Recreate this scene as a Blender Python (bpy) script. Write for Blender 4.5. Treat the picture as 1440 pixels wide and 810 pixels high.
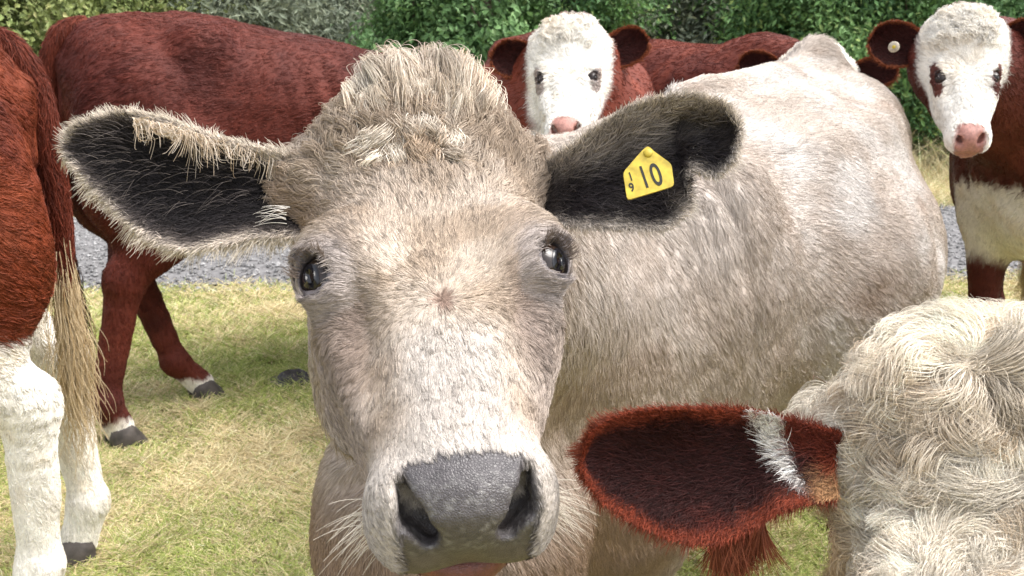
import bpy, math
import numpy as np
from mathutils import Vector, Matrix

for _o in list(bpy.data.objects):
    bpy.data.objects.remove(_o)
SC = bpy.context.scene
C = SC.collection
rng = np.random.default_rng(7)

# ------------------------------------------------------------------ camera
CAM_H = 1.28
PITCH = math.atan(335 / 1300)
cam_d = bpy.data.cameras.new('camera')
cam = bpy.data.objects.new('camera', cam_d)
C.objects.link(cam)
cam_d.sensor_width = 36.0
cam_d.lens = 36.0 * 1300 / 1440
cam_d.clip_start = 0.05
cam_d.clip_end = 500
cam.location = (0, 0, CAM_H)
cam.rotation_euler = (math.pi / 2 - PITCH, 0, 0)
SC.camera = cam
cam_d.dof.use_dof = True
cam_d.dof.focus_distance = 1.0
cam_d.dof.aperture_fstop = 17
CAM = np.array([0, 0, CAM_H])
FWD = np.array([0, math.cos(PITCH), -math.sin(PITCH)])
UPV = np.array([0, math.sin(PITCH), math.cos(PITCH)])
RGT = np.array([1.0, 0, 0])


def P(px, py, d):
    """real position of what the photograph shows at px, py, d metres down the lens axis"""
    return CAM + d * (FWD + (px - 720) / 1300 * RGT + (405 - py) / 1300 * UPV)


def G(px, py):
    r = FWD + (px - 720) / 1300 * RGT + (405 - py) / 1300 * UPV
    return CAM - r * (CAM_H / r[2])


# ------------------------------------------------------------------ light
SUN_EL, SUN_AZ = 60.0, 92.0          # azimuth from +Y towards +X: high, off to the right, behind thin cloud
world = bpy.data.worlds.new('World')
SC.world = world
world.use_nodes = True
nt = world.node_tree
nt.nodes.clear()
sky = nt.nodes.new('ShaderNodeTexSky')
sky.sky_type = 'NISHITA'
sky.sun_disc = False
sky.sun_elevation = math.radians(SUN_EL)
sky.sun_rotation = math.radians(SUN_AZ)
sky.air_density = 1.0
sky.dust_density = 4.0
sky.ozone_density = 1.0
hs = nt.nodes.new('ShaderNodeHueSaturation')
hs.inputs['Saturation'].default_value = 0.3
bg = nt.nodes.new('ShaderNodeBackground')
bg.inputs['Strength'].default_value = 0.15
wo = nt.nodes.new('ShaderNodeOutputWorld')
nt.links.new(sky.outputs[0], hs.inputs['Color'])
nt.links.new(hs.outputs[0], bg.inputs['Color'])
nt.links.new(bg.outputs[0], wo.inputs['Surface'])
sun_d = bpy.data.lights.new('sun', 'SUN')
sun_d.energy = 0.9
sun_d.angle = math.radians(40)
sun_d.color = (1.0, 0.96, 0.9)
sun = bpy.data.objects.new('sun', sun_d)
C.objects.link(sun)
_el, _az = math.radians(SUN_EL), math.radians(SUN_AZ)
_sd = Vector((math.sin(_az) * math.cos(_el), math.cos(_az) * math.cos(_el), math.sin(_el)))
sun.rotation_euler = _sd.to_track_quat('Z', 'Y').to_euler()
SC.view_settings.view_transform = 'Standard'
SC.view_settings.look = 'None'
SC.view_settings.exposure = 1.53
SC.view_settings.gamma = 1.0
SC.view_settings.use_curve_mapping = False


# ------------------------------------------------------------------ small helpers
def unit(v):
    v = np.asarray(v, float)
    return v / (np.linalg.norm(v, axis=-1, keepdims=True) + 1e-12)


def sstep(a, b, x):
    t = np.clip((x - a) / (b - a), 0, 1)
    return t * t * (3 - 2 * t)


def mix(a, b, t):
    t = np.asarray(t)[..., None]
    return np.asarray(a) * (1 - t) + np.asarray(b) * t


def _hash(ix, iy, iz, seed):
    n = (ix.astype(np.int64) * 374761393 + iy.astype(np.int64) * 668265263 + iz.astype(np.int64) * 2147483647 + seed * 1274126177) & 0xffffffff
    n = ((n ^ (n >> 13)) * 1274126177) & 0xffffffff
    n = (n ^ (n >> 16)) & 0xffffffff
    return n.astype(np.float64) / 4294967295.0


def noise(p, scale=1.0, seed=0):
    """smooth value noise, -1..1"""
    q = np.asarray(p) * scale
    i = np.floor(q)
    f = q - i
    f = f * f * (3 - 2 * f)
    i = i.astype(np.int64)
    r = 0
    for dx in (0, 1):
        for dy in (0, 1):
            for dz in (0, 1):
                w = (f[..., 0] if dx else 1 - f[..., 0]) * (f[..., 1] if dy else 1 - f[..., 1]) * (f[..., 2] if dz else 1 - f[..., 2])
                r = r + w * _hash(i[..., 0] + dx, i[..., 1] + dy, i[..., 2] + dz, seed)
    return r * 2 - 1


def fbm(p, scale=1.0, seed=0, oct=3):
    r, a = 0, 0.5
    for k in range(oct):
        r = r + a * noise(p, scale * 2 ** k, seed + k * 17)
        a *= 0.5
    return r / (1 - 0.5 ** oct)


# ------------------------------------------------------------------ implicit modelling
class Frame:
    """a local frame: origin, axes (columns), scale"""

    def __init__(s, o, ax, sc=1.0, asp=(1, 1, 1)):
        s.o = np.asarray(o, float)
        s.M = np.asarray(ax, float).T       # columns are the axes
        s.s = sc
        s.a = sc * np.asarray(asp, float)

    def loc(s, p):
        return (np.asarray(p) - s.o) @ s.M / s.a

    def wld(s, q):
        return s.o + (np.asarray(q) * s.a) @ s.M.T

    def dirw(s, d):
        return np.asarray(d) @ s.M.T

    def box(s, lo, hi):
        c = np.array([[x, y, z] for x in (lo[0], hi[0]) for y in (lo[1], hi[1]) for z in (lo[2], hi[2])])
        w = s.wld(c)
        return w.min(0), w.max(0)


WF = Frame((0, 0, 0), np.eye(3))


def axis_line(lo, hi, h, fine):
    out = [lo]
    while out[-1] < hi:
        x = out[-1]
        st = h
        for a, b, hf in fine:
            dd = max(a - x, x - b, 0)
            st = min(st, hf + dd * 0.35)
        out.append(x + st)
    return np.array(out)


class Field:
    def __init__(s, lo, hi, h, fine=None):
        s.ax = []
        for k in range(3):
            f = [(a[k], b[k], hf) for a, b, hf in (fine or [])]
            s.ax.append(axis_line(lo[k], hi[k], h, f))
        s.d = np.full([len(a) for a in s.ax], 0.25, np.float32)

    def region(s, lo, hi):
        sl = []
        for k in range(3):
            i0 = max(int(np.searchsorted(s.ax[k], lo[k])) - 1, 0)
            i1 = min(int(np.searchsorted(s.ax[k], hi[k])) + 1, len(s.ax[k]))
            sl.append(slice(i0, max(i1, i0)))
        return tuple(sl)

    def op(s, fr, lo, hi, fn, k=0.02, cut=False):
        """combine fn(x, y, z in the local frame) inside the local box"""
        wl, wh = fr.box(lo, hi)
        m = k + 0.03
        sl = s.region(wl - m, wh + m)
        if any(q.stop - q.start < 1 for q in sl):
            return
        X, Y, Z = [(s.ax[i][sl[i]] - fr.o[i]).astype(np.float32) for i in range(3)]
        X, Y, Z = X[:, None, None], Y[None, :, None], Z[None, None, :]
        M = fr.M.astype(np.float32)
        l = [(X * M[0, j] + Y * M[1, j] + Z * M[2, j]) / np.float32(fr.a[j]) for j in range(3)]
        f = (fn(*l) * fr.s).astype(np.float32)
        a = s.d[sl]
        if cut:
            f = -f
            h = np.maximum(k - np.abs(a - f), 0) / k
            s.d[sl] = np.maximum(a, f) + h * h * k * 0.25
        else:
            h = np.maximum(k - np.abs(a - f), 0) / k
            s.d[sl] = np.minimum(a, f) - h * h * k * 0.25

    def ell(s, fr, c, r, k=0.02, rot=None, cut=False):
        c, r = np.asarray(c, float), np.asarray(r, float)
        R = np.eye(3) if rot is None else np.array(Matrix.Rotation(rot[1], 3, rot[0]))
        m = r.max()

        def fn(x, y, z):
            x, y, z = x - c[0], y - c[1], z - c[2]
            a = R[0, 0] * x + R[1, 0] * y + R[2, 0] * z
            b = R[0, 1] * x + R[1, 1] * y + R[2, 1] * z
            e = R[0, 2] * x + R[1, 2] * y + R[2, 2] * z
            k0 = np.sqrt((a / r[0]) ** 2 + (b / r[1]) ** 2 + (e / r[2]) ** 2)
            k1 = np.sqrt((a / r[0] ** 2) ** 2 + (b / r[1] ** 2) ** 2 + (e / r[2] ** 2) ** 2) + 1e-6
            return k0 * (k0 - 1) / k1
        s.op(fr, c - m, c + m, fn, k, cut)

    def cone(s, fr, a, b, ra, rb, k=0.02, cut=False, flat=None):
        """tapered limb from a to b; flat = (axis vector, factor) squashes it"""
        a, b = np.asarray(a, float), np.asarray(b, float)
        ba = b - a
        l2 = ba @ ba
        m = max(ra, rb)

        def fn(x, y, z):
            x, y, z = x - a[0], y - a[1], z - a[2]
            t = np.clip((x * ba[0] + y * ba[1] + z * ba[2]) / l2, 0, 1)
            dx, dy, dz = x - t * ba[0], y - t * ba[1], z - t * ba[2]
            if flat is not None:
                n, q = flat
                e = dx * n[0] + dy * n[1] + dz * n[2]
                g = e * (1 / q - 1)
                dx, dy, dz = dx + n[0] * g, dy + n[1] * g, dz + n[2] * g
            return np.sqrt(dx * dx + dy * dy + dz * dz) - (ra + (rb - ra) * t)
        s.op(fr, np.minimum(a, b) - m * 1.3, np.maximum(a, b) + m * 1.3, fn, k, cut)

    def loft(s, fr, tab, k=0.02, n=2.4, blur=0.06):
        """tab rows: y, half width, top z, bottom z[, exponent]"""
        t = np.array([list(r) + [n] * (5 - len(r)) for r in tab], float)
        ys = np.linspace(t[0, 0], t[-1, 0], 400)
        cols = []
        wdt = max(int(400 * blur), 1)
        ker = np.hanning(wdt + 2)[1:-1]
        ker /= ker.sum()
        for j in range(1, 5):
            c = np.interp(ys, t[:, 0], t[:, j])
            cp = np.pad(c, wdt, mode='reflect', reflect_type='odd')
            cols.append(np.convolve(cp, ker, 'same')[wdt:-wdt])
        y0, y1 = ys[0], ys[-1]

        def fn(x, y, z):
            yi = np.clip((y - y0) / (y1 - y0) * 399, 0, 399)
            i0 = np.minimum(yi.astype(np.int32), 398)
            fr_ = yi - i0
            w, zt, zb, ex = [np.take(c.astype(np.float32), i0) * (1 - fr_) + np.take(c.astype(np.float32), i0 + 1) * fr_ for c in cols]
            w = np.maximum(w, 0.004)
            h = np.maximum((zt - zb) / 2, 0.004)
            zc = (zt + zb) / 2
            q = ((np.abs(x) / w) ** ex + (np.abs(z - zc) / h) ** ex + 1e-9) ** (1 / ex)
            d = (q - 1) * np.minimum(w, h)
            return np.maximum(np.maximum(d, y0 - y), y - y1)
        wm = t[:, 1].max()
        s.op(fr, (-wm, y0, t[:, 3].min()), (wm, y1, t[:, 2].max()), fn, k)

    def mesh(s, smooth=2):
        """surface nets on the rectilinear grid"""
        d = s.d
        ins = d < 0
        n = ins.shape
        c = np.zeros([q - 1 for q in n], np.int8)
        for i in (0, 1):
            for j in (0, 1):
                for k in (0, 1):
                    c += ins[i:n[0] - 1 + i, j:n[1] - 1 + j, k:n[2] - 1 + k]
        act = np.argwhere((c > 0) & (c < 8))
        idx = np.full(c.shape, -1, np.int32)
        idx[act[:, 0], act[:, 1], act[:, 2]] = np.arange(len(act))
        acc = np.zeros((len(act), 3))
        cnt = np.zeros(len(act))
        corners = [(i, j, k) for i in (0, 1) for j in (0, 1) for k in (0, 1)]
        for a in corners:
            for ax in range(3):
                if a[ax]:
                    continue
                b = list(a)
                b[ax] = 1
                ia, ib = act + np.array(a), act + np.array(b)
                da, db = d[tuple(ia.T)], d[tuple(ib.T)]
                cr = (da < 0) != (db < 0)
                t = np.where(cr, da / np.where(cr, da - db, 1), 0)
                pa = np.stack([s.ax[q][ia[:, q]] for q in range(3)], 1)
                pb = np.stack([s.ax[q][ib[:, q]] for q in range(3)], 1)
                acc += np.where(cr[:, None], pa + (pb - pa) * t[:, None], 0)
                cnt += cr
        V = acc / cnt[:, None]
        Q = []
        for ax in range(3):
            sl0 = [slice(None)] * 3
            sl1 = [slice(None)] * 3
            sl0[ax] = slice(0, -1)
            sl1[ax] = slice(1, None)
            A, B = ins[tuple(sl0)], ins[tuple(sl1)]
            e = np.argwhere(A != B)
            u, v = [(1, 2), (2, 0), (0, 1)][ax]
            ok = (e[:, u] > 0) & (e[:, v] > 0) & (e[:, u] < n[u] - 1) & (e[:, v] < n[v] - 1)
            e = e[ok]
            out = A[tuple(e.T)]
            q = []
            for du, dv in ((-1, -1), (0, -1), (0, 0), (-1, 0)):
                f = e.copy()
                f[:, u] += du
                f[:, v] += dv
                q.append(idx[tuple(f.T)])
            q = np.stack(q, 1)
            q[~out] = q[~out][:, ::-1]
            Q.append(q)
        Q = np.concatenate(Q)
        Q = Q[(Q >= 0).all(1)]
        for _ in range(smooth):
            V = laplace(V, Q, 0.5)
        return V, Q


def laplace(V, Q, f):
    S = np.zeros_like(V)
    cnt = np.zeros(len(V))
    for a, b in ((0, 1), (1, 2), (2, 3), (3, 0)):
        for k in range(3):
            S[:, k] += np.bincount(Q[:, a], V[Q[:, b], k], len(V)) + np.bincount(Q[:, b], V[Q[:, a], k], len(V))
        cnt += np.bincount(Q[:, a], minlength=len(V)) + np.bincount(Q[:, b], minlength=len(V))
    return V + f * (S / np.maximum(cnt, 1)[:, None] - V)


def vnormals(V, Q):
    n = np.cross(V[Q[:, 2]] - V[Q[:, 0]], V[Q[:, 3]] - V[Q[:, 1]])
    N = np.zeros_like(V)
    for c in range(4):
        for k in range(3):
            N[:, k] += np.bincount(Q[:, c], n[:, k], len(V))
    return unit(N)


# ------------------------------------------------------------------ objects
def link(name, data, parent=None):
    o = bpy.data.objects.new(name, data)
    C.objects.link(o)
    if parent is not None:
        o.parent = parent
        o.matrix_parent_inverse = Matrix.Translation(-_wloc(parent))
    return o


def _wloc(o):
    v = Vector(o.location)
    if o.parent is not None:
        return Vector((0, 0, 0)) if o.location.length == 0 else v
    return v


def tag(o, label=None, cat=None, group=None, kind=None):
    if label:
        o['label'] = label
    if cat:
        o['category'] = cat
    if group:
        o['group'] = group
    if kind:
        o['kind'] = kind
    return o


def mesh_data(name, V, F, mat, col=None, smooth=True):
    V = np.asarray(V, np.float32)
    F = np.asarray(F, np.int32)
    k = F.shape[1]
    me = bpy.data.meshes.new(name)
    me.vertices.add(len(V))
    me.vertices.foreach_set('co', V.ravel())
    me.loops.add(F.size)
    me.loops.foreach_set('vertex_index', F.ravel())
    me.polygons.add(len(F))
    me.polygons.foreach_set('loop_start', np.arange(0, F.size, k, dtype=np.int32))
    me.polygons.foreach_set('loop_total', np.full(len(F), k, np.int32))
    me.polygons.foreach_set('use_smooth', np.full(len(F), smooth))
    me.update(calc_edges=True)
    if col is not None:
        a = me.attributes.new('col', 'FLOAT_COLOR', 'POINT')
        c = np.ones((len(V), 4), np.float32)
        c[:, :3] = col
        a.data.foreach_set('color', c.ravel())
    me.materials.append(mat)
    return me


def empty(name, loc, label, cat, group=None):
    o = bpy.data.objects.new(name, None)
    C.objects.link(o)
    o.location = loc
    o.empty_display_size = 0.1
    return tag(o, label, cat, group)


# ------------------------------------------------------------------ materials
def new_mat(name):
    m = bpy.data.materials.new(name)
    m.use_nodes = True
    nt = m.node_tree
    return m, nt, nt.nodes['Principled BSDF']


def attr_mat(name, rough=0.6, spec=0.3, nscale=30, namt=0.12, bump=0.0, bscale=200, sheen=0, coat=0):
    """colour from the coat attribute, broken up by noise"""
    m, nt, b = new_mat(name)
    at = nt.nodes.new('ShaderNodeAttribute')
    at.attribute_name = 'col'
    tc = nt.nodes.new('ShaderNodeTexCoord')
    nz = nt.nodes.new('ShaderNodeTexNoise')
    nz.inputs['Scale'].default_value = nscale
    nz.inputs['Detail'].default_value = 5
    nt.links.new(tc.outputs['Object'], nz.inputs['Vector'])
    mr = nt.nodes.new('ShaderNodeMapRange')
    mr.inputs['From Min'].default_value = 0.3
    mr.inputs['From Max'].default_value = 0.7
    mr.inputs['To Min'].default_value = 1 - namt
    mr.inputs['To Max'].default_value = 1 + namt
    nt.links.new(nz.outputs['Fac'], mr.inputs['Value'])
    mx = nt.nodes.new('ShaderNodeVectorMath')
    mx.operation = 'SCALE'
    nt.links.new(at.outputs['Color'], mx.inputs[0])
    nt.links.new(mr.outputs[0], mx.inputs['Scale'])
    nt.links.new(mx.outputs[0], b.inputs['Base Color'])
    b.inputs['Roughness'].default_value = rough
    b.inputs['Specular IOR Level'].default_value = spec
    b.inputs['Sheen Weight'].default_value = sheen
    b.inputs['Coat Weight'].default_value = coat
    if bump:
        n2 = nt.nodes.new('ShaderNodeTexNoise')
        n2.inputs['Scale'].default_value = bscale
        n2.inputs['Detail'].default_value = 3
        nt.links.new(tc.outputs['Object'], n2.inputs['Vector'])
        bp = nt.nodes.new('ShaderNodeBump')
        bp.inputs['Strength'].default_value = bump
        bp.inputs['Distance'].default_value = 0.002
        nt.links.new(n2.outputs['Fac'], bp.inputs['Height'])
        nt.links.new(bp.outputs[0], b.inputs['Normal'])
    return m


def flat_mat(name, col, rough=0.6, spec=0.3, var=0.1, scale=40, metal=0, bump=0.0, coat=0):
    m, nt, b = new_mat(name)
    tc = nt.nodes.new('ShaderNodeTexCoord')
    nz = nt.nodes.new('ShaderNodeTexNoise')
    nz.inputs['Scale'].default_value = scale
    nz.inputs['Detail'].default_value = 4
    nt.links.new(tc.outputs['Object'], nz.inputs['Vector'])
    rp = nt.nodes.new('ShaderNodeValToRGB')
    rp.color_ramp.elements[0].position = 0.3
    rp.color_ramp.elements[1].position = 0.7
    rp.color_ramp.elements[0].color = tuple(c * (1 - var) for c in col) + (1,)
    rp.color_ramp.elements[1].color = tuple(min(c * (1 + var), 1) for c in col) + (1,)
    nt.links.new(nz.outputs['Fac'], rp.inputs[0])
    nt.links.new(rp.outputs[0], b.inputs['Base Color'])
    b.inputs['Roughness'].default_value = rough
    b.inputs['Specular IOR Level'].default_value = spec
    b.inputs['Metallic'].default_value = metal
    b.inputs['Coat Weight'].default_value = coat
    if bump:
        bp = nt.nodes.new('ShaderNodeBump')
        bp.inputs['Strength'].default_value = bump
        bp.inputs['Distance'].default_value = 0.005
        nt.links.new(nz.outputs['Fac'], bp.inputs['Height'])
        nt.links.new(bp.outputs[0], b.inputs['Normal'])
    return m


M_HIDE = attr_mat('hide', 0.7, 0.2, 60, 0.1, 0.25, 350)
M_NOSE = attr_mat('nose_skin', 0.42, 0.45, 160, 0.25, 0.35, 800)
M_FUR = attr_mat('fur', 0.5, 0.16, 25, 0.06)
def pebble(m, scale=420, strength=.36):
    """fine pebbled creases of a wet nose"""
    nt = m.node_tree
    b = nt.nodes['Principled BSDF']
    tc = nt.nodes.new('ShaderNodeTexCoord')
    vo = nt.nodes.new('ShaderNodeTexVoronoi')
    vo.feature = 'DISTANCE_TO_EDGE'
    vo.inputs['Scale'].default_value = scale
    nt.links.new(tc.outputs['Object'], vo.inputs['Vector'])
    mr = nt.nodes.new('ShaderNodeMapRange')
    mr.inputs['From Max'].default_value = .25
    nt.links.new(vo.outputs['Distance'], mr.inputs['Value'])
    bp = nt.nodes.new('ShaderNodeBump')
    bp.inputs['Strength'].default_value = strength
    bp.inputs['Distance'].default_value = .0012
    nt.links.new(mr.outputs[0], bp.inputs['Height'])
    nt.links.new(bp.outputs[0], b.inputs['Normal'])
    b.inputs['Coat Weight'].default_value = .15
    b.inputs['Coat Roughness'].default_value = .25
    nt.links.new(bp.outputs[0], b.inputs['Coat Normal'])


pebble(M_NOSE)
M_EYE = flat_mat('pupil', (0.006, 0.006, 0.009), 0.05, 0.5, 0.3, 60)
M_IRIS = flat_mat('iris', (0.018, 0.010, 0.007), 0.08, 0.5, 0.3, 200)
M_EYE_FAR = flat_mat('eye_dark', (0.016, 0.009, 0.007), 0.3, 0.35, 0.3, 200)
M_LID = flat_mat('eyelid_skin', (0.09, 0.075, 0.075), 0.5, 0.4, 0.2, 150, bump=0.2)
M_HOOF = flat_mat('hoof_horn', (0.07, 0.06, 0.055), 0.5, 0.4, 0.4, 40, bump=0.3)
M_TAG = flat_mat('tag_plastic', (0.44, 0.33, 0.035), 0.5, 0.35, 0.28, 110)
M_INK = flat_mat('tag_ink', (0.015, 0.015, 0.012), 0.6, 0.3, 0.1)


# ------------------------------------------------------------------ fur
def fur(name, parent, V, Q, n, flow, length, color, A=None, dens=None, lift=0.35, width=0.0005, K=5,
        curl=None, clump=None, jit=0.25, swirl=(0.5, 12), bend=0.5, seed=1, cull=-0.35, taper=0.25, mat=None, margin=1.12, lenvar=0.3, cvar=(.16, .18)):
    """hair strands rooted all over a surface: each follows the flow, lifts, bends back, curls and clumps"""
    r = np.random.default_rng(seed)
    T = np.concatenate([Q[:, [0, 1, 2]], Q[:, [0, 2, 3]]])
    a, b, c = V[T[:, 0]], V[T[:, 1]], V[T[:, 2]]
    cr = np.cross(b - a, c - a)
    ar = np.linalg.norm(cr, axis=1)
    fn = cr / (ar[:, None] + 1e-12)
    ctr = (a + b + c) / 3
    rel = ctr - CAM
    dist = np.linalg.norm(rel, axis=1)
    facing = -(fn * rel).sum(1) / dist
    dz = rel @ FWD
    ok = (facing > cull) & (dz > 0.05)
    ok &= np.abs(rel @ RGT) < dz * 720 / 1300 * margin + 0.08
    ok &= np.abs(rel @ UPV) < dz * 405 / 1300 * margin + 0.08
    w = ar * ok
    if dens is not None:
        w = w * np.maximum(dens(ctr, fn), 0)
    if w.sum() < 1e-9:
        return None
    cw = np.cumsum(w)
    ti = np.minimum(np.searchsorted(cw, r.random(n) * cw[-1]), len(T) - 1)
    s1, s2 = np.sqrt(r.random(n)), r.random(n)
    bw = np.stack([1 - s1, s1 * (1 - s2), s1 * s2], 1)
    tv = T[ti]
    p = (V[tv] * bw[..., None]).sum(1)
    VN = vnormals(V, Q)
    nn = unit((VN[tv] * bw[..., None]).sum(1))
    att = None if A is None else (A[tv] * bw[..., None]).sum(1)
    fl = flow(p, nn, att)
    fl = fl - (fl * nn).sum(1, keepdims=True) * nn
    fl = unit(fl)
    sd = np.cross(nn, fl)
    ang = swirl[0] * fbm(p, swirl[1], seed, 2) + jit * r.normal(size=n)
    tg = fl * np.cos(ang)[:, None] + sd * np.sin(ang)[:, None]
    L = length(p, nn, att) * (1 + lenvar * r.normal(size=n)).clip(0.3, 1.7)
    lf = (lift(p, nn, att) if callable(lift) else lift) * np.ones(n) * (1 + 0.35 * r.normal(size=n))
    d0 = unit(tg * np.cos(lf)[:, None] + nn * np.sin(lf)[:, None])
    sd = unit(np.cross(nn, tg))
    t = np.linspace(0, 1, K)
    pts = p[:, None, :] + (L[:, None, None] * t[None, :, None]) * d0[:, None, :]
    pts -= (bend * L * np.sin(lf))[:, None, None] * (t ** 2)[None, :, None] * nn[:, None, :]
    cid = None
    if clump is not None:
        cs, cst = clump
        # nearest of a cloud of jittered lock centres
        ci = np.floor(p / cs).astype(np.int64)
        best = np.full(n, 1e9)
        key = np.zeros(n, np.int64)
        for dx in (-1, 0, 1):
            for dy in (-1, 0, 1):
                for dz_ in (-1, 0, 1):
                    k3 = ci + (dx, dy, dz_)
                    sp = (k3 + np.stack([_hash(k3[:, 0], k3[:, 1], k3[:, 2], q) for q in (101, 102, 103)], 1)) * cs
                    d2 = ((p - sp) ** 2).sum(1) - .8 * ((p - sp) * tg).sum(1) ** 2      # locks run along the coat
                    m_ = d2 < best
                    best[m_] = d2[m_]
                    key[m_] = (k3[:, 0] * 73856093 ^ k3[:, 1] * 19349663 ^ k3[:, 2] * 83492791)[m_]
        _, cid = np.unique(key, return_inverse=True)
        cn = np.bincount(cid).astype(float)
    if curl is not None:
        amp, fr = curl
        base = cid if cid is not None else np.arange(n)
        h1 = r.random(base.max() + 1)[base]
        h2 = r.random(base.max() + 1)[base]
        ph = h1 * 6.28 + 0.5 * r.normal(size=n)
        hand = np.where(h2 > 0.5, 1, -1)
        am = (amp(p, nn, att) if callable(amp) else amp) * L * (0.6 + 0.8 * h2)
        th = 2 * math.pi * fr * (0.7 + 0.6 * h1)[:, None] * t[None, :] + ph[:, None]
        off = np.sin(th) - np.sin(ph)[:, None]
        of2 = (np.cos(th) - np.cos(ph)[:, None]) * hand[:, None]
        g = (t ** 0.8)[None, :]
        pts += (am[:, None] * off * g)[..., None] * sd[:, None, :] + (am[:, None] * of2 * g * 0.8)[..., None] * (nn * 0.7 + d0 * 0.4)[:, None, :]
    if cid is not None:
        for k in range(1, K):
            mean = np.stack([np.bincount(cid, pts[:, k, q]) / cn for q in range(3)], 1)[cid]
            f = cst * t[k] ** 1.3
            pts[:, k] += (mean - pts[:, k]) * f
    # keep strands outside the skin they grow from
    dep = ((pts - p[:, None, :]) * nn[:, None, :]).sum(2)
    pts += np.maximum(0.0004 - dep, 0)[..., None] * nn[:, None, :] * (t > 0)[None, :, None]
    col = color(p, nn, att)
    f = 1 + cvar[0] * r.normal(size=n)
    if cid is not None:
        f = f + cvar[1] * r.normal(size=cid.max() + 1)[cid]
    col = np.clip(col * np.clip(f, .35, 1.6)[:, None], 0.003, 0.92)
    rad = (width(p, nn, att) if callable(width) else width) * np.ones(n)
    rad = rad[:, None] * (1 - (1 - taper) * t[None, :] ** 1.5)
    return strands(name, parent, pts, rad, col, mat or M_FUR)


def strands(name, parent, pts, rad, col, mat):
    n, K = pts.shape[:2]
    hc = bpy.data.hair_curves.new(name)
    hc.add_curves([K] * n)
    hc.attributes['position'].data.foreach_set('vector', pts.astype(np.float32).ravel())
    ra = hc.attributes.get('radius') or hc.attributes.new('radius', 'FLOAT', 'POINT')
    ra.data.foreach_set('value', np.broadcast_to(rad, (n, K)).astype(np.float32).ravel())
    ca = hc.attributes.new('col', 'FLOAT_COLOR', 'CURVE')
    c4 = np.ones((n, 4), np.float32)
    c4[:, :3] = col
    ca.data.foreach_set('color', c4.ravel())
    hc.materials.append(mat)
    o = link(name, hc, parent)
    return o
# ------------------------------------------------------------------ cattle anatomy
HEAD_TAB = [(-.205, .045, -.04, -.11), (-.178, .094, .018, -.150), (-.13, .120, .040, -.17), (-.07, .119, .050, -.185), (0, .111, .053, -.19),
            (.05, .104, .051, -.180), (.09, .095, .047, -.150), (.13, .084, .042, -.13), (.17, .072, .037, -.112), (.205, .064, .032, -.095), (.24, .058, .022, -.085), (.262, .045, .008, -.07)]
EYE = np.array([.0955, .036, .027])
EYE_R = .0225


def head_frame(eye_l, eye_r, nose, s, asp=(1, 1, 1)):
    """eyes (photo-left, photo-right) and the middle of the nose pad, in the world"""
    eye_l, eye_r, nose = map(np.asarray, (eye_l, eye_r, nose))
    o = (eye_l + eye_r) / 2
    L = unit(eye_r - eye_l)
    f = nose - o
    f = unit(f - (f @ L) * L)
    return Frame(o, (L, f, np.cross(f, L)), s, asp)


def head_field(F, H, fat=1.0):
    F.loft(H, [(y, w * (fat if y < .1 else 1), zt, zb) for y, w, zt, zb in HEAD_TAB], 0.02, 2.5, 0.05)
    F.ell(H, (0, -.165, .018), (.082, .045, .045), 0.05)                      # poll
    for sx in (-1, 1):
        F.ell(H, (sx * .080, .016, .024), (.043, .050, .034), 0.03)          # brow
        F.ell(H, (sx * .086, .070, -.02), (.020, .05, .022), 0.03)            # cheek bone below the eye
        F.ell(H, (sx * .070, .03, -.10), (.042, .085, .065), 0.04)            # jaw muscle
        F.cone(H, (sx * .06, -.02, -.13), (sx * .035, .20, -.075), .05, .03, 0.03)
        F.cone(H, (sx * .103, -.135, -.03), (sx * .128, -.128, -.045), .042, .030, 0.03)   # ear root
    for sx in (-1, 1):
        F.ell(H, (sx * .098, .128, .040), (.030, .075, .030), 0.035, cut=True)    # the side planes fall away from the nose bone
        F.cone(H, (sx * .088, .075, .004), (sx * .066, .165, -.012), .010, .007, 0.03)
    # muzzle
    F.ell(H, (0, .225, -.028), (.066, .050, .052), 0.03)
    F.ell(H, (0, .245, -.006), (.048, .030, .036), 0.02)
    for sx in (-1, 1):
        F.ell(H, (sx * .047, .240, -.016), (.0275, .034, .040), 0.016)        # nostril wing
        F.ell(H, (sx * .038, .243, -.044), (.034, .036, .022), 0.02)          # upper lip
    F.ell(H, (0, .240, -.084), (.046, .040, .024), 0.014)                     # lower lip and chin
    F.ell(H, (0, .285, -.063), (.05, .040, .004), 0.006, cut=True)            # the mouth line
    for sx in (-1, 1):
        # comma-shaped nostrils, deep on the inside
        V0 = np.array([0, .67, .74])
        for a_, b_, ra, rb in (((.0490, .232, .013), (.0420, .254, .002), .0050, .0090), ((.0420, .254, .002), (.0300, .266, -.011), .0090, .0080)):
            a_, b_ = np.array(a_) * (sx, 1, 1), np.array(b_) * (sx, 1, 1)
            for dd in (.012, 0, -.014):
                F.cone(H, a_ + V0 * dd, b_ + V0 * dd - np.array((sx * .004, 0, 0)) * (dd < 0), ra, rb, 0.006, cut=True)
    # eye sockets: lids bulge over the ball, then an almond opening
    for sx in (-1, 1):
        c = EYE * (sx, 1, 1)
        dv = np.array([sx * .62, .12, .77])
        F.ell(H, c + (sx * -.002, 0, -.003), (.0275, .031, .0275), 0.012)
        F.cone(H, c + (sx * .016, -.021, .010), c + (sx * -.012, -.023, .016), .0085, .0085, 0.008)     # upper lid
        F.cone(H, c + (sx * .014, .022, .006), c + (sx * -.008, .021, .012), .0055, .0055, 0.008)        # lower lid
        F.ell(H, c + dv * .020, (.030, .0175, .0148), 0.004, rot=('Y', sx * -.89), cut=True)
        F.ell(H, c, (EYE_R + .0008,) * 3, 0.002, cut=True)


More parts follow.
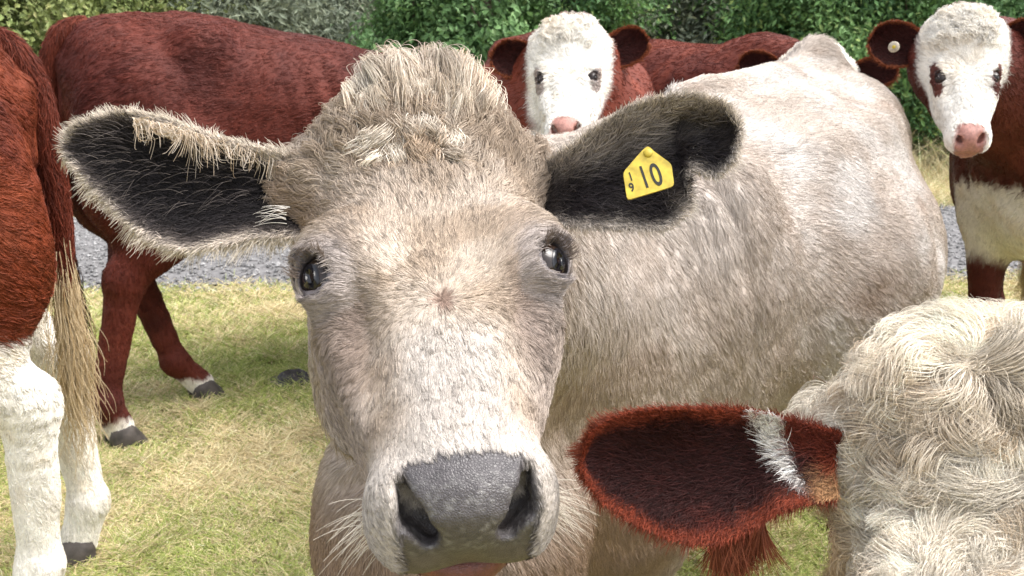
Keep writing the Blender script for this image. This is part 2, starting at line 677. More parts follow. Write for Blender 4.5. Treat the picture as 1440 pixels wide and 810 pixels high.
def torso_frame(sacrum, heading):
    """u to the animal's right, a forward from the pins, v up from the ground"""
    h = unit(np.array([heading[0], heading[1], 0.0]))
    lat = np.array([h[1], -h[0], 0.0])
    o = np.array([sacrum[0], sacrum[1], 0]) - .2 * h
    return Frame(o, (lat, h, (0, 0, 1)), 1.0)


TORSO_TAB = [(0, .06, 1.17, 1.00, 2), (.05, .15, 1.25, .82, 2), (.15, .215, 1.29, .70, 2), (.35, .255, 1.30, .64, 2.2), (.55, .29, 1.28, .57, 2.3), (.85, .325, 1.26, .52, 2.4),
             (1.1, .31, 1.25, .53, 2.3), (1.3, .25, 1.27, .57, 2.2), (1.45, .215, 1.23, .60, 2.1), (1.58, .15, 1.12, .66, 2), (1.66, .05, 1.0, .78, 2)]


def legs_of(T, s, pose):
    """joint chains in the torso frame: hip/stifle/hock/fetlock/toe and shoulder/elbow/knee/fetlock/toe"""
    out = []
    for k, (sx, hind) in enumerate(((-1, 1), (1, 1), (-1, 0), (1, 0))):
        da, du, hk = (tuple(pose.get(k, (0, 0, 0))) + (0,))[:3]
        if hind:
            ch = [(sx * .15, .20, 1.0), (sx * .18, .33, .76), (sx * .15, .07, .52), (sx * .14, .10, .15), (sx * .14, .15, .05)]
            rr = [.18, .13, .055, .042, .046]
        else:
            ch = [(sx * .15, 1.36, .95), (sx * .16, 1.30, .70), (sx * .14, 1.35, .39), (sx * .135, 1.33, .13), (sx * .135, 1.37, .05)]
            rr = [.15, .095, .052, .038, .043]
        ch = [np.array(c) for c in ch]
        top = ch[1][2]
        for i in range(2, 5):
            f = (top - ch[i][2]) / top
            ch[i] = ch[i] + np.array([du * f, da * f + (hk if i == 2 else 0), 0])
        out.append(([c * s for c in ch], [r * s for r in rr]))
    return out


def body_field(F, T, s, H, tab=TORSO_TAB, pose=None, neck=None):
    F.loft(T, [(a * s, w * s, t * s, b * s, n) for a, w, t, b, n in tab], 0.03)
    legs = legs_of(T, s, pose or {})
    for k, (ch, rr) in enumerate(legs):
        ks = [.08, .05, .03, .02]
        for i in range(4):
            fl = ((1, 0, 0), .62) if (i == 0) else (((1, 0, 0), .78) if i in (1, 2) else None)
            F.cone(T, ch[i], ch[i + 1], rr[i], rr[i + 1] * (1.0 if i < 3 else 1.0), ks[i] * s, flat=fl)
        if k < 2:
            F.ell(T, np.array([ch[0][0] * .9, .17 * s, .86 * s]), np.array([.115, .185, .27]) * s, 0.07 * s)   # thigh
        F.ell(T, ch[2], np.array([.042, .055, .07]) * s, 0.03)                  # hock / knee
        F.ell(T, ch[3], np.array([.046, .048, .05]) * s, 0.02)
    # neck from the shoulders to the back of the head, in world space
    hb = H.wld((0, -.10, -.10))
    ht = H.wld((0, -.16, -.05))
    nb = T.wld(np.array(neck[0] if neck else (0, 1.38, .98)) * s)
    nt_ = T.wld(np.array(neck[1] if neck else (0, 1.28, 1.14)) * s)
    r1, r2, r3, r4 = (neck[2] if neck else (.22, .115, .13, .085))
    F.cone(WF, nb, hb, r1 * s, r2 * s, 0.10 * s)
    F.cone(WF, nt_, ht, r3 * s, r4 * s, 0.08 * s)
    return legs


def hoof_parts(root, T, legs, s):
    """a cloven hoof for each leg"""
    for ch, rr in legs:
        c = ch[4].copy()
        V, Fq = [], []
        for sx in (-1, 1):
            b = len(V)
            ring = 10
            for lv, (z, rx, ry, off) in enumerate(((.0, .027, .058, .018), (.03, .026, .052, .010), (.062, .022, .036, .0), (.075, .010, .015, 0))):
                for q in range(ring):
                    th = 2 * math.pi * q / ring
                    V.append((c[0] + sx * .026 * s + rx * s * math.cos(th), c[1] + off * s + ry * s * math.sin(th), z * s + .001))
                if lv:
                    for q in range(ring):
                        Fq.append((b + (lv - 1) * ring + q, b + (lv - 1) * ring + (q + 1) % ring, b + lv * ring + (q + 1) % ring, b + lv * ring + q))
        o = link('hoof', mesh_data('hoof', T.wld(np.array(V)), Fq, M_HOOF), root)


def uv_ball(c, r, nu=24, nv=16, sq=(1, 1, 1)):
    V, Fq = [], []
    for i in range(nv + 1):
        th = math.pi * i / nv
        for j in range(nu):
            ph = 2 * math.pi * j / nu
            V.append((c[0] + r * sq[0] * math.sin(th) * math.cos(ph), c[1] + r * sq[1] * math.sin(th) * math.sin(ph), c[2] + r * sq[2] * math.cos(th)))
    for i in range(nv):
        for j in range(nu):
            Fq.append((i * nu + j, (i + 1) * nu + j, (i + 1) * nu + (j + 1) % nu, i * nu + (j + 1) % nu))
    return np.array(V), np.array(Fq)


def eye_parts(root, H, near=True):
    """each eyeball with its slit pupil lying on it"""
    for sx in (-1, 1):
        c = EYE * (sx, 1, 1)
        V, Q = uv_ball(c, EYE_R, 32, 20)
        o = link('eye', mesh_data('eye', H.wld(V), Q, M_IRIS if near else M_EYE_FAR), root)
        # pupil: an oval patch of the sphere, a hair proud of it
        ax = unit(np.array([sx * .66, .3, .68]))
        e1 = unit(np.cross(ax, (sx * .5, 0, -.86)))
        e2 = np.cross(ax, e1)
        PV, PQ = [ax], []
        n = 20
        for k, rr in ((1, .5), (2, 1.0)):
            for q in range(n):
                th = 2 * math.pi * q / n
                PV.append(ax + e1 * rr * .62 * math.cos(th) + e2 * rr * .44 * math.sin(th))
        PV = c + unit(np.array(PV)) * (EYE_R + .0004)
        for q in range(n):
            PQ.append((1 + q, 1 + (q + 1) % n, 1 + n + (q + 1) % n, 1 + n + q))
            PQ.append((0, 1 + q, 1 + (q + 1) % n, 0))
        PT = [(a, b, c2, d) for a, b, c2, d in PQ if d != 0]
        tri = np.array([(0, 1 + q, 1 + (q + 1) % n) for q in range(n)] + [t for a, b, c2, d in PT for t in ((a, b, c2), (a, c2, d))])
        link('pupil', mesh_data('pupil', H.wld(PV), tri, M_EYE if near else M_EYE_FAR), o)


def resample(pts, n):
    pts = np.asarray(pts, float)
    # Catmull-Rom through the points, then even arc length
    p = np.concatenate([[2 * pts[0] - pts[1]], pts, [2 * pts[-1] - pts[-2]]])
    out = []
    for i in range(len(pts) - 1):
        t = np.linspace(0, 1, 16, endpoint=False)[:, None]
        a, b, c, d = p[i:i + 4]
        out.append(.5 * (2 * b + (c - a) * t + (2 * a - 5 * b + 4 * c - d) * t ** 2 + (3 * b - a - 3 * c + d) * t ** 3))
    out = np.concatenate(out + [pts[-1:]])
    l = np.concatenate([[0], np.cumsum(np.linalg.norm(np.diff(out, axis=0), axis=1))])
    u = np.linspace(0, l[-1], n)
    return np.stack([np.interp(u, l, out[:, k]) for k in range(3)], 1)


def ear_part(root, U, Lo, back, bowl, thick, colour, seed, n_in, n_rim, rim_len, rim_col, in_len=.012, back_col=None, name='ear', wrim=.00036, win=.0004,
             root_hair=None, pocket=None):
    """a cupped ear between an upper and a lower edge; 'back' points to its rear"""
    nu, nv = 56, 28
    U, Lo = resample(U, nu), resample(Lo, nu)
    v = np.linspace(0, 1, nv)[None, :, None]
    u = np.linspace(0, 1, nu)[:, None]
    prof = (4 * v * (1 - v))
    wid = np.linalg.norm(U - Lo, axis=1)[:, None, None]
    bl = bowl(u)[..., None] if callable(bowl) else bowl
    S = U[:, None] * (1 - v) + Lo[:, None] * v + np.asarray(back) * prof * wid * bl
    if pocket is not None:
        for pu, pv, su, sv, dp in pocket:
            S = S + np.asarray(back) * (dp * np.exp(-((u[..., None] - pu) / su) ** 2 - ((v - pv) / sv) ** 2))
    B = S + np.asarray(back) * thick * (np.clip(prof * 2.2, 0.12, 1)) * np.clip(np.sin(np.pi * np.clip(u[..., None], 0.02, 0.985)) * 2, .15, 1)
    V = np.concatenate([S.reshape(-1, 3), B.reshape(-1, 3)])
    Q = []
    def gi(i, j, b):
        return b * nu * nv + i * nv + j
    i, j = np.meshgrid(np.arange(nu - 1), np.arange(nv - 1), indexing='ij')
    i, j = i.ravel(), j.ravel()
    f = np.stack([gi(i, j, 0), gi(i, j + 1, 0), gi(i + 1, j + 1, 0), gi(i + 1, j, 0)], 1)
    # make the front face away from 'back'
    nrm = np.cross(V[f[:, 2]] - V[f[:, 0]], V[f[:, 3]] - V[f[:, 1]]).sum(0)
    flip = nrm @ np.asarray(back) > 0
    if flip:
        f = f[:, ::-1]
    fb = np.stack([gi(i, j, 1), gi(i + 1, j, 1), gi(i + 1, j + 1, 1), gi(i, j + 1, 1)], 1)
    if flip:
        fb = fb[:, ::-1]
    Q = [f, fb]
    for jj in (0, nv - 1):
        k = np.arange(nu - 1)
        q = np.stack([gi(k, jj, 0), gi(k + 1, jj, 0), gi(k + 1, jj, 1), gi(k, jj, 1)], 1)
        Q.append(q if (jj == 0) != flip else q[:, ::-1])
    for ii in (0, nu - 1):
        k = np.arange(nv - 1)
        q = np.stack([gi(ii, k, 0), gi(ii, k, 1), gi(ii, k + 1, 1), gi(ii, k + 1, 0)], 1)
        Q.append(q if (ii == 0) != flip else q[:, ::-1])
    Q = np.concatenate(Q)
    uu = np.broadcast_to(u, (nu, nv)).ravel()
    vv = np.broadcast_to(v[..., 0], (nu, nv)).ravel()
    edge = np.minimum(np.minimum(vv, 1 - vv) * np.repeat(wid.ravel(), nv), (1 - uu) * wid.max() * 1.5)
    A = np.stack([np.tile(uu, 2), np.tile(vv, 2), np.tile(edge, 2), np.repeat([0., 1.], nu * nv)], 1)
    colf = lambda p, nn, a: np.where(a[:, 3:4] > .5, np.asarray(back_col if back_col is not None else rim_col), colour(p, nn, a))
    o = link(name, mesh_data(name, V, Q, M_HIDE, colf(V, None, A)), root)
    axis = unit((U[-1] + Lo[-1]) / 2 - (U[0] + Lo[0]) / 2)
    upd = unit((U - Lo).mean(0))

    def flow(p, nn, a):
        return axis * 1.0 + upd * ((.5 - a[:, 1:2]) * 2.4)
    fur('ear_hair', o, V, Q, n_in, flow, lambda p, nn, a: in_len * (.6 + .8 * np.minimum(a[:, 2] / .02, 1)), colf, A=A, lift=.45, width=win, seed=seed, jit=.5, swirl=(.8, 30), K=4, cull=-1,
        cvar=(.42, 0))
    # the fringe stands out from the rim
    r = np.random.default_rng(seed + 5)
    n = n_rim
    side = r.random(n) < .5
    k = r.random(n) * (nu - 1.001)
    k0 = k.astype(int)
    fr_ = (k - k0)[:, None]
    pu = U[k0] * (1 - fr_) + U[k0 + 1] * fr_
    pl = Lo[k0] * (1 - fr_) + Lo[k0 + 1] * fr_
    base = np.where(side[:, None], pu, pl)
    other = np.where(side[:, None], pl, pu)
    inw = r.random(n)[:, None] ** 1.5 * .16
    base = base * (1 - inw) + other * inw + np.asarray(back) * (thick * .8 * r.random(n)[:, None] + (prof.max() * 0))
    vv_ = inw[:, 0]
    base = base + np.asarray(back) * (4 * vv_ * (1 - vv_) * np.linalg.norm(pu - pl, axis=1) * (bowl(np.array(k / (nu - 1))) if callable(bowl) else bowl))[:, None]
    outd = unit(unit(base - other) + axis * (.5 + .8 * (k / nu)[:, None]) + .35 * r.normal(size=(n, 3)) - np.asarray(back) * .25)
    kk = 6
    t = np.linspace(0, 1, kk)[None, :, None]
    ln = (rim_len * (.35 + .9 * r.random(n) ** 1.6))[:, None, None]
    # locks lean together
    lk = np.stack([noise(base, 90, 3), noise(base, 90, 4), noise(base, 90, 5)], 1)[:, None, :]
    pts = base[:, None] + outd[:, None] * ln * t + lk * ln * t ** 2 * .55 + np.array([0, 0, -1]) * ln * t ** 2 * .25
    cc = rim_col(base, k / nu, side) if callable(rim_col) else np.asarray(rim_col)
    cc = np.clip(np.broadcast_to(cc, (n, 3)) * (1 + .18 * r.normal(size=n))[:, None], .003, .95)
    strands('ear_fringe', o, pts, wrim * (1 - .75 * t[..., 0]), cc, M_FUR)
    return o, S


# ------------------------------------------------------------------ the cream cow that faces the lens
CREAM = np.array((.50, .42, .35))
PALE = np.array((.66, .60, .54))
TAN = np.array((.40, .28, .19))
GREYF = np.array((.42, .38, .36))
SLATE = np.array((.072, .064, .066))

H1 = head_frame(P(437, 383, .853), P(771, 361, .889), P(655, 708, .71), 1.0)
_sac = P(1145, 54, 2.5)
_dir = np.array([-.14, 1.25]) - _sac[:2]
T1 = torso_frame(_sac, _dir)
TAB1 = [(0, .06, 1.15, .98, 2), (.05, .15, 1.22, .80, 2), (.15, .22, 1.25, .70, 1.9), (.35, .275, 1.235, .62, 1.9), (.55, .31, 1.215, .55, 2.1), (.85, .345, 1.19, .50, 2.3),
        (1.1, .33, 1.165, .44, 2.2), (1.35, .285, 1.13, .40, 2.1), (1.55, .25, 1.04, .42, 2), (1.70, .19, .97, .50, 2), (1.82, .07, .92, .66, 2)]
def main_cow():
    H, T, s = H1, T1, 1.0
    hl, hh = H.box((-.16, -.24, -.2), (.16, .36, .1))
    lo, hi = T.box((-.42, -.1, 0), (.42, 1.8, 1.4))
    lo, hi = np.minimum(lo, hl) - .05, np.maximum(hi, hh) + .05
    fl, fh = hl + (.0, .02, .02), hh - (.0, .06, .02)
    F = Field(lo, hi, .017, [(fl, fh, .0036)])
    neck = ((.0, 1.50, .82), (0, 1.36, .92), (.24, .12, .12, .085))
    legs = body_field(F, T, s, H, TAB1, {}, neck)
    F.ell(T, (0, .19, 1.24), (.045, .10, .075), .06)            # the raised tail head and sacrum
    F.ell(T, (0, .55, 1.20), (.04, .5, .035), .06)              # spine
    for sx in (-1, 1):
        F.ell(T, (sx * .225, .40, 1.10), (.055, .07, .05), .08)  # hooks
        F.ell(T, (sx * .24, 1.28, .86), (.08, .15, .24), .08)    # shoulder blade
    for sx in (-1, 1):
        F.ell(T, (sx * .235, .68, 1.085), (.05, .27, .035), .07)     # loin bones
        F.ell(T, (sx * .40, .52, .99), (.075, .13, .085), .09, cut=True)   # hollow of the flank
    F.ell(T, T.loc(P(632, 742, 1.36)), (.21, .19, .20), .10)    # brisket
    F.ell(T, (-.06, 1.40, .52), (.19, .26, .17), .10)            # deep chest between the forelegs
    F.ell(T, (-.10, .62, .79), (.355, .52, .31), .12)             # rumen swelling the flank
    head_field(F, H)
    V, Q = F.mesh(1)
    N = vnormals(V, Q)
    q, b = H.loc(V), T.loc(V)
    hd = head_w(q)
    # skin folds down the neck, ribs and slack on the flank
    fold = sstep(1.15, 1.3, b[:, 1]) * (1 - hd) * sstep(.45, .6, b[:, 2])
    dsp = .0028 * fold * np.sin(b[:, 1] * 150 + 14 * b[:, 2] + 6 * fbm(V, 5, 3)) * (.4 + .6 * sstep(-.3, .4, fbm(V, 7, 12)))
    dsp += (.014 * fbm(V, 4, 9) + .004 * fbm(V, 14, 10)) * (1 - hd) + .0022 * fbm(V, 26, 4) * hd * (q[:, 1] < .2)
    dsp -= .011 * np.exp(-((b[:, 1] - 1.36 - .06 * (b[:, 2] - .9) - .02 * fbm(V, 6, 8)) / .014) ** 2) * (1 - hd)
    V = V + N * dsp[:, None]
    root = empty('cow', (T.wld((0, .9, 0))), 'cream cow in the middle staring into the lens with a yellow ear tag numbered 10', 'cow')
    col = main_colour(V, N, None)
    body = link('body', mesh_data('body', V, Q, M_HIDE, col), root)
    me = body.data
    # the bare nose pad and the lids are wet, hairless skin
    bare = bare_main(V)
    me.materials.append(M_NOSE)
    fb = bare[Q].mean(1) > .5
    me.polygons.foreach_set('material_index', fb.astype(np.int32))
    hoof_parts(root, T, legs, s)
    eye_parts(root, H)
    # ---- coat of the body
    hv = T.dirw((0, -1, 0))

    def flow_b(p, n, a):
        bb = T.loc(p)
        k = sstep(1.05, 1.4, bb[:, 1])[:, None]
        return hv * (1 - .55 * k) + np.array([0, 0, -1.0]) * (.55 + .5 * k)

    hq = lambda p: head_w(H.loc(p))
    fur('coat', body, V, Q, NF(360000), flow_b, lambda p, n, a: .022 + .006 * fbm(p, 6, 2) + .03 * sstep(.35, .15, T.loc(p)[:, 1]) * sstep(1.16, 1.26, T.loc(p)[:, 2]), main_colour, dens=lambda p, n: 1 - hq(p), lift=.15, width=.00052, K=4,
        clump=(.010, .22), jit=.12, swirl=(.45, 6), seed=11, cvar=(.10, .025), curl=(.06, 1.1), bend=.7)
    # ---- face: radiates from the whorl between the eyes
    def flow_h(p, n, a):
        c = H.loc(p)
        v = np.stack([c[:, 0] * .9, c[:, 1] - .085, c[:, 2] * 0], 1)
        v[:, 0] *= np.where(v[:, 1] > 0, .55, 1.15)
        v[:, 1] += np.where(np.abs(c[:, 0]) > .085, .05, 0)
        return H.dirw(v)

    def len_h(p, n, a):
        c = H.loc(p)
        return .0095 + .018 * sstep(.04, -.13, c[:, 1]) * sstep(-.07, -.01, c[:, 2]) + .004 * sstep(.03, .10, np.abs(c[:, 0])) - .004 * sstep(.13, .22, c[:, 1])

    nobare = lambda p, n: hq(p) * (1 - bare_main(p)) * sstep(.027, .036, lid_zone(H.loc(p))[1]) * (.6 + .8 * sstep(-.1, .0, H.loc(p)[:, 2]))
    fur('face_hair', body, V, Q, NF(320000), flow_h, len_h, main_colour, dens=nobare, lift=lambda p, n, a: .2 + .35 * sstep(.0, -.16, H.loc(p)[:, 1]), width=.00034, K=5,
        clump=(.0055, .6), jit=.13, swirl=(.6, 22), seed=12, cvar=(.14, .085), curl=(lambda p, n, a: .06 + .10 * sstep(.0, -.12, H.loc(p)[:, 1]), 1.0), bend=.8)
    # ---- tuft on the poll
    def d_tuft(p, n):
        c = H.loc(p)
        return sstep(-.11, -.185, c[:, 1] + .03 * fbm(p, 40, 5)) * sstep(-.12, -.06, c[:, 2]) * sstep(.105, .05, np.abs(c[:, 0] + .01))

    def flow_t(p, n, a):
        c = H.loc(p)
        return H.dirw(np.stack([c[:, 0] * 9, -1 + 0 * c[:, 0], .2 + 0 * c[:, 0]], 1)) + np.array([0, 0, .5])

    def tuft_col(p, n, a):
        k = sstep(-.2, .5, fbm(p, 35, 7))
        return mix(mix(np.array((.50, .40, .30)), np.array((.34, .22, .13)), np.exp(-((H.loc(p)[:, 0] - .01) / .035) ** 2) * sstep(-.23, -.2, H.loc(p)[:, 1])), np.array((.70, .63, .54)), .25 + .75 * k)
    fur('topknot', body, V, Q, NF(15000), flow_t, lambda p, n, a: .020 + .050 * sstep(-.12, -.18, H.loc(p)[:, 1]) * sstep(.12, .01, np.abs(H.loc(p)[:, 0] - .02)) * 1.25 * (1 + .4 * fbm(p, 25, 3)), tuft_col, dens=d_tuft, lift=.85, width=.00042, K=8,
        clump=(.020, .85), jit=.35, swirl=(.9, 24), seed=13, curl=(.055, .7), bend=.45, lenvar=.35)

    # fringe falling over the forehead
    def d_fr(p, n):
        c = H.loc(p)
        return sstep(.05, .0, np.abs(c[:, 0] + .005)) * sstep(.03, .0, np.abs(c[:, 1] + .125)) * (c[:, 2] > 0)
    fur('forelock', body, V, Q, NF(4500), lambda p, n, a: H.dirw(np.stack([(H.loc(p)[:, 0]) * 8, .6 + 0 * p[:, 0], 0 * p[:, 0]], 1)), lambda p, n, a: .034 + 0 * p[:, 0], tuft_col, dens=d_fr,
        lift=.55, width=.00042, K=8, clump=(.012, .8), jit=.3, swirl=(.9, 30), seed=14, curl=(.14, 1.0), bend=.8)
    # whiskers round the muzzle
    r = np.random.default_rng(3)
    n = 130
    sx = np.where(r.random(n) < .5, -1, 1)
    b0 = np.stack([sx * (.068 + .004 * r.normal(size=n)), .215 + .03 * r.random(n), -.03 - .045 * r.random(n)], 1)
    d = unit(np.stack([sx * 1.0, .25 + .3 * r.normal(size=n), -.15 + .35 * r.normal(size=n)], 1))
    t = np.linspace(0, 1, 6)[None, :, None]
    L = (.015 + .035 * r.random(n))[:, None, None]
    pts = b0[:, None] + d[:, None] * L * t + np.array([0, .5, -.5]) * L * t ** 2 * .4
    strands('whisker', body, H.wld(pts.reshape(-1, 3)).reshape(n, 6, 3), .0003 * (1 - .7 * t[..., 0]), np.tile((.7, .64, .56), (n, 1)), M_FUR)
    # lashes along the upper lids
    n = 240
    sx = np.where(r.random(n) < .5, -1, 1)[:, None]
    dv = unit(np.array([.62, .12, .77])) * np.concatenate([sx, sx * 0 + 1, sx * 0 + 1], 1)
    tn = unit(np.cross(dv, (0, 1, 0)))
    ph = (r.random(n) * 2 - 1)[:, None] * 1.45
    b0 = EYE * np.concatenate([sx, sx * 0 + 1, sx * 0 + 1], 1) + dv * .0215 + np.array([0, -1, 0]) * .0185 * np.cos(ph) + tn * .0155 * np.sin(ph) + .0008 * r.normal(size=(n, 3))
    d = unit(dv * .9 + np.array([0, -.25, 0]) + tn * np.sin(ph) * .5 + .18 * r.normal(size=(n, 3)))[:, None]
    L = (.009 + .008 * r.random(n))[:, None, None]
    pts = b0[:, None] + d * L * t + np.array([0, .55, .1]) * L * t - np.array([0, .9, -.1]) * L * t ** 2 * .6
    strands('eyelash', body, H.wld(pts.reshape(-1, 3)).reshape(n, 6, 3), .0003 * (1 - .75 * t[..., 0]), np.tile((.16, .125, .105), (n, 1)), M_FUR)

    # ---- ears, from the photograph's outlines at their own depths
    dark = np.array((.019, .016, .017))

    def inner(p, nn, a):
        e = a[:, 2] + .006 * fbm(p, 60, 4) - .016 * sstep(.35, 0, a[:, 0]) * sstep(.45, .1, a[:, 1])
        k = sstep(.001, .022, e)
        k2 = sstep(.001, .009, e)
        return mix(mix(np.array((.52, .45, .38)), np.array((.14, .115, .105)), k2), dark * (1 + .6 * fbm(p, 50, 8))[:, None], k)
    Ue = [(418, 222, .93), (350, 206, .935), (290, 190, .94), (235, 170, .945), (182, 160, .95), (132, 168, .955), (103, 186, .96), (91, 210, .962)]
    Le = [(420, 335, .915), (370, 334, .91), (310, 344, .91), (258, 350, .915), (212, 333, .925), (165, 292, .94), (120, 246, .955), (91, 212, .962)]
    bk = unit(FWD + .15 * UPV + .1 * RGT)
    ear_part(root, [P(*e) for e in Ue], [P(*e) for e in Le], bk, lambda u: .30 * (1 - .3 * u), .010, inner, 21, NF(30000), NF(7500), .017, np.array((.62, .55, .46)), in_len=.014)

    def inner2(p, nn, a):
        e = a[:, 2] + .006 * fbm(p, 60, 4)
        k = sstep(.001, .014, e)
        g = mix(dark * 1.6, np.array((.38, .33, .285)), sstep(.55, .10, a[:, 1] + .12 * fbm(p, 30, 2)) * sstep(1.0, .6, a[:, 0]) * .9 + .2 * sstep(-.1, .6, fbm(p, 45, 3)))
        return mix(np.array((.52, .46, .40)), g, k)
    Ur = [(765, 232, .965), (800, 208, .940), (842, 178, .93), (885, 152, .92), (935, 137, .91), (985, 137, .90), (1022, 150, .895), (1040, 180, .892)]
    Lr = [(768, 316, .955), (830, 320, .925), (880, 321, .915), (930, 321, .905), (957, 305, .90), (970, 284, .903), (966, 240, .910), (1003, 248, .90), (1028, 224, .895), (1040, 184, .892)]
    ear_part(root, [P(*e) for e in Ur], [P(*e) for e in Lr], unit(FWD + .2 * UPV), lambda u: .22 + 0 * u, .010, inner2, 22, NF(26000), NF(6000), .010, np.array((.60, .54, .47)), in_len=.013,
             pocket=[(.72, .38, .16, .25, .020)])
    inner_locks(root)
    ear_tag(root)
    tail_part(root, T, s, (.19, 1.22), np.array((.62, .56, .5)), np.array((.6, .54, .46)))
    return V, Q


def inner_locks(root):
    """long pale hairs that hang over the ear's opening and from its root"""
    r = np.random.default_rng(33)
    o = [q for q in root.children if q.name.startswith('ear')][0]
    n = NF(520)
    u = r.random(n)
    px = np.where(u < .6, 185 + 110 * r.random(n), 300 + 110 * r.random(n))
    py = np.where(px < 235, 158 + (px - 182) * .19, 168 + (px - 235) * .29) + 6 + 16 * r.random(n) ** 2
    b0 = np.array([P(a, b, .938 - .004 * r.random()) for a, b in zip(px, py)])
    d = unit(RGT * .8 - UPV * .55 - FWD * .35 + .28 * r.normal(size=(n, 3)))
    lk = np.stack([noise(b0, 70, 3), noise(b0, 70, 4), noise(b0, 70, 5)], 1)
    t = np.linspace(0, 1, 9)[None, :, None]
    L = (.008 + .020 * r.random(n) ** 1.5)[:, None, None]
    ph = 6 * noise(b0, 60, 9)[:, None, None]
    pts = b0[:, None] + d[:, None] * L * t + lk[:, None] * L * t ** 2 * .9 + np.array([0, .2, -.9]) * L * t ** 2 * .5 + (UPV + .5 * RGT) * L * .22 * np.sin(6 * t + ph) * t
    strands('ear_lock', o, pts, .0004 * (1 - .7 * t[..., 0]), mix(np.array((.45, .33, .21)), np.array((.66, .58, .49)), r.random(n)), M_FUR)
    # fine hairs growing across the cup
    n = 300
    px, v = 130 + 240 * r.random(n), r.random(n)
    up_, lo_ = np.interp(px, [100, 132, 182, 235, 290, 350, 418], [186, 168, 160, 170, 190, 206, 222]), np.interp(px, [120, 165, 212, 258, 310, 370, 420], [246, 292, 333, 350, 344, 334, 335])
    py = up_ + (lo_ - up_) * (.12 + .76 * v)
    b0 = np.array([P(a, b, .945) for a, b in zip(px, py)])
    d = unit(-RGT * 1.0 - FWD * .25 + UPV * (.5 - v)[:, None] + .3 * r.normal(size=(n, 3)))
    L = (.012 + .022 * r.random(n))[:, None, None]
    pts = b0[:, None] + d[:, None] * L * t + np.array([0, 0, -.35]) * L * t ** 2 - FWD * .004
    strands('ear_lock', o, pts, .00015 * (1 - .7 * t[..., 0]), mix(np.array((.06, .05, .05)), np.array((.26, .22, .20)), r.random(n) ** 2), M_FUR)
    # a few whisker-fine hairs standing off the root
    n = 14
    b0 = np.array([P(395 + 15 * r.random(), 290 + 25 * r.random(), .90) for _ in range(n)])
    d = unit(-RGT + .15 * UPV + .2 * r.normal(size=(n, 3)))
    L = (.02 + .02 * r.random(n))[:, None, None]
    pts = b0[:, None] + d[:, None] * L * t + np.array([0, 0, -.25]) * L * t ** 2
    strands('ear_lock', o, pts, .00035 * (1 - .7 * t[..., 0]), np.tile((.75, .7, .64), (n, 1)), M_FUR)


def NF(n):
    return max(int(n * FURQ), 50)


def head_w(q):
    """1 on the head, 0 on the neck and body (head-frame coordinates)"""
    d = np.maximum(np.maximum(np.abs(q[..., 0]) - .15, np.abs(q[..., 1] - .07) - .27), np.abs(q[..., 2] + .05) - .17)
    back = sstep(-.09, -.05, q[..., 2] + .35 * np.clip(q[..., 1], -.3, .12))
    return (1 - sstep(0, .03, d)) * np.maximum(back, sstep(.1, .14, q[..., 1]))


def nose_pad(q):
    """bare skin between the nostrils, running down to the lip"""
    x, y, z = np.abs(q[..., 0]), q[..., 1], q[..., 2]
    k = sstep(.220, .229, y + .3 * (z - .03) + .0035 * noise(q, 160, 3)) * sstep(.063, .049, x + .5 * np.maximum(z - .012, 0) + .12 * np.maximum(-.02 - z, 0))
    return k * (z > -.10)


def lid_zone(q):
    a = np.abs(q[..., 0])
    d = np.sqrt((a - EYE[0]) ** 2 + (q[..., 1] - EYE[1]) ** 2 + (q[..., 2] - EYE[2]) ** 2)
    o = np.sqrt((a - EYE[0] - .0125) ** 2 + ((q[..., 1] - EYE[1] - .002) / 1.25) ** 2 + (q[..., 2] - EYE[2] - .0155) ** 2)
    return sstep(.0235, .0185, o), d


def bare_main(p):
    q = H1.loc(p)
    hw = head_w(q)
    return np.maximum(nose_pad(q), lid_zone(q)[0] * .9) * hw


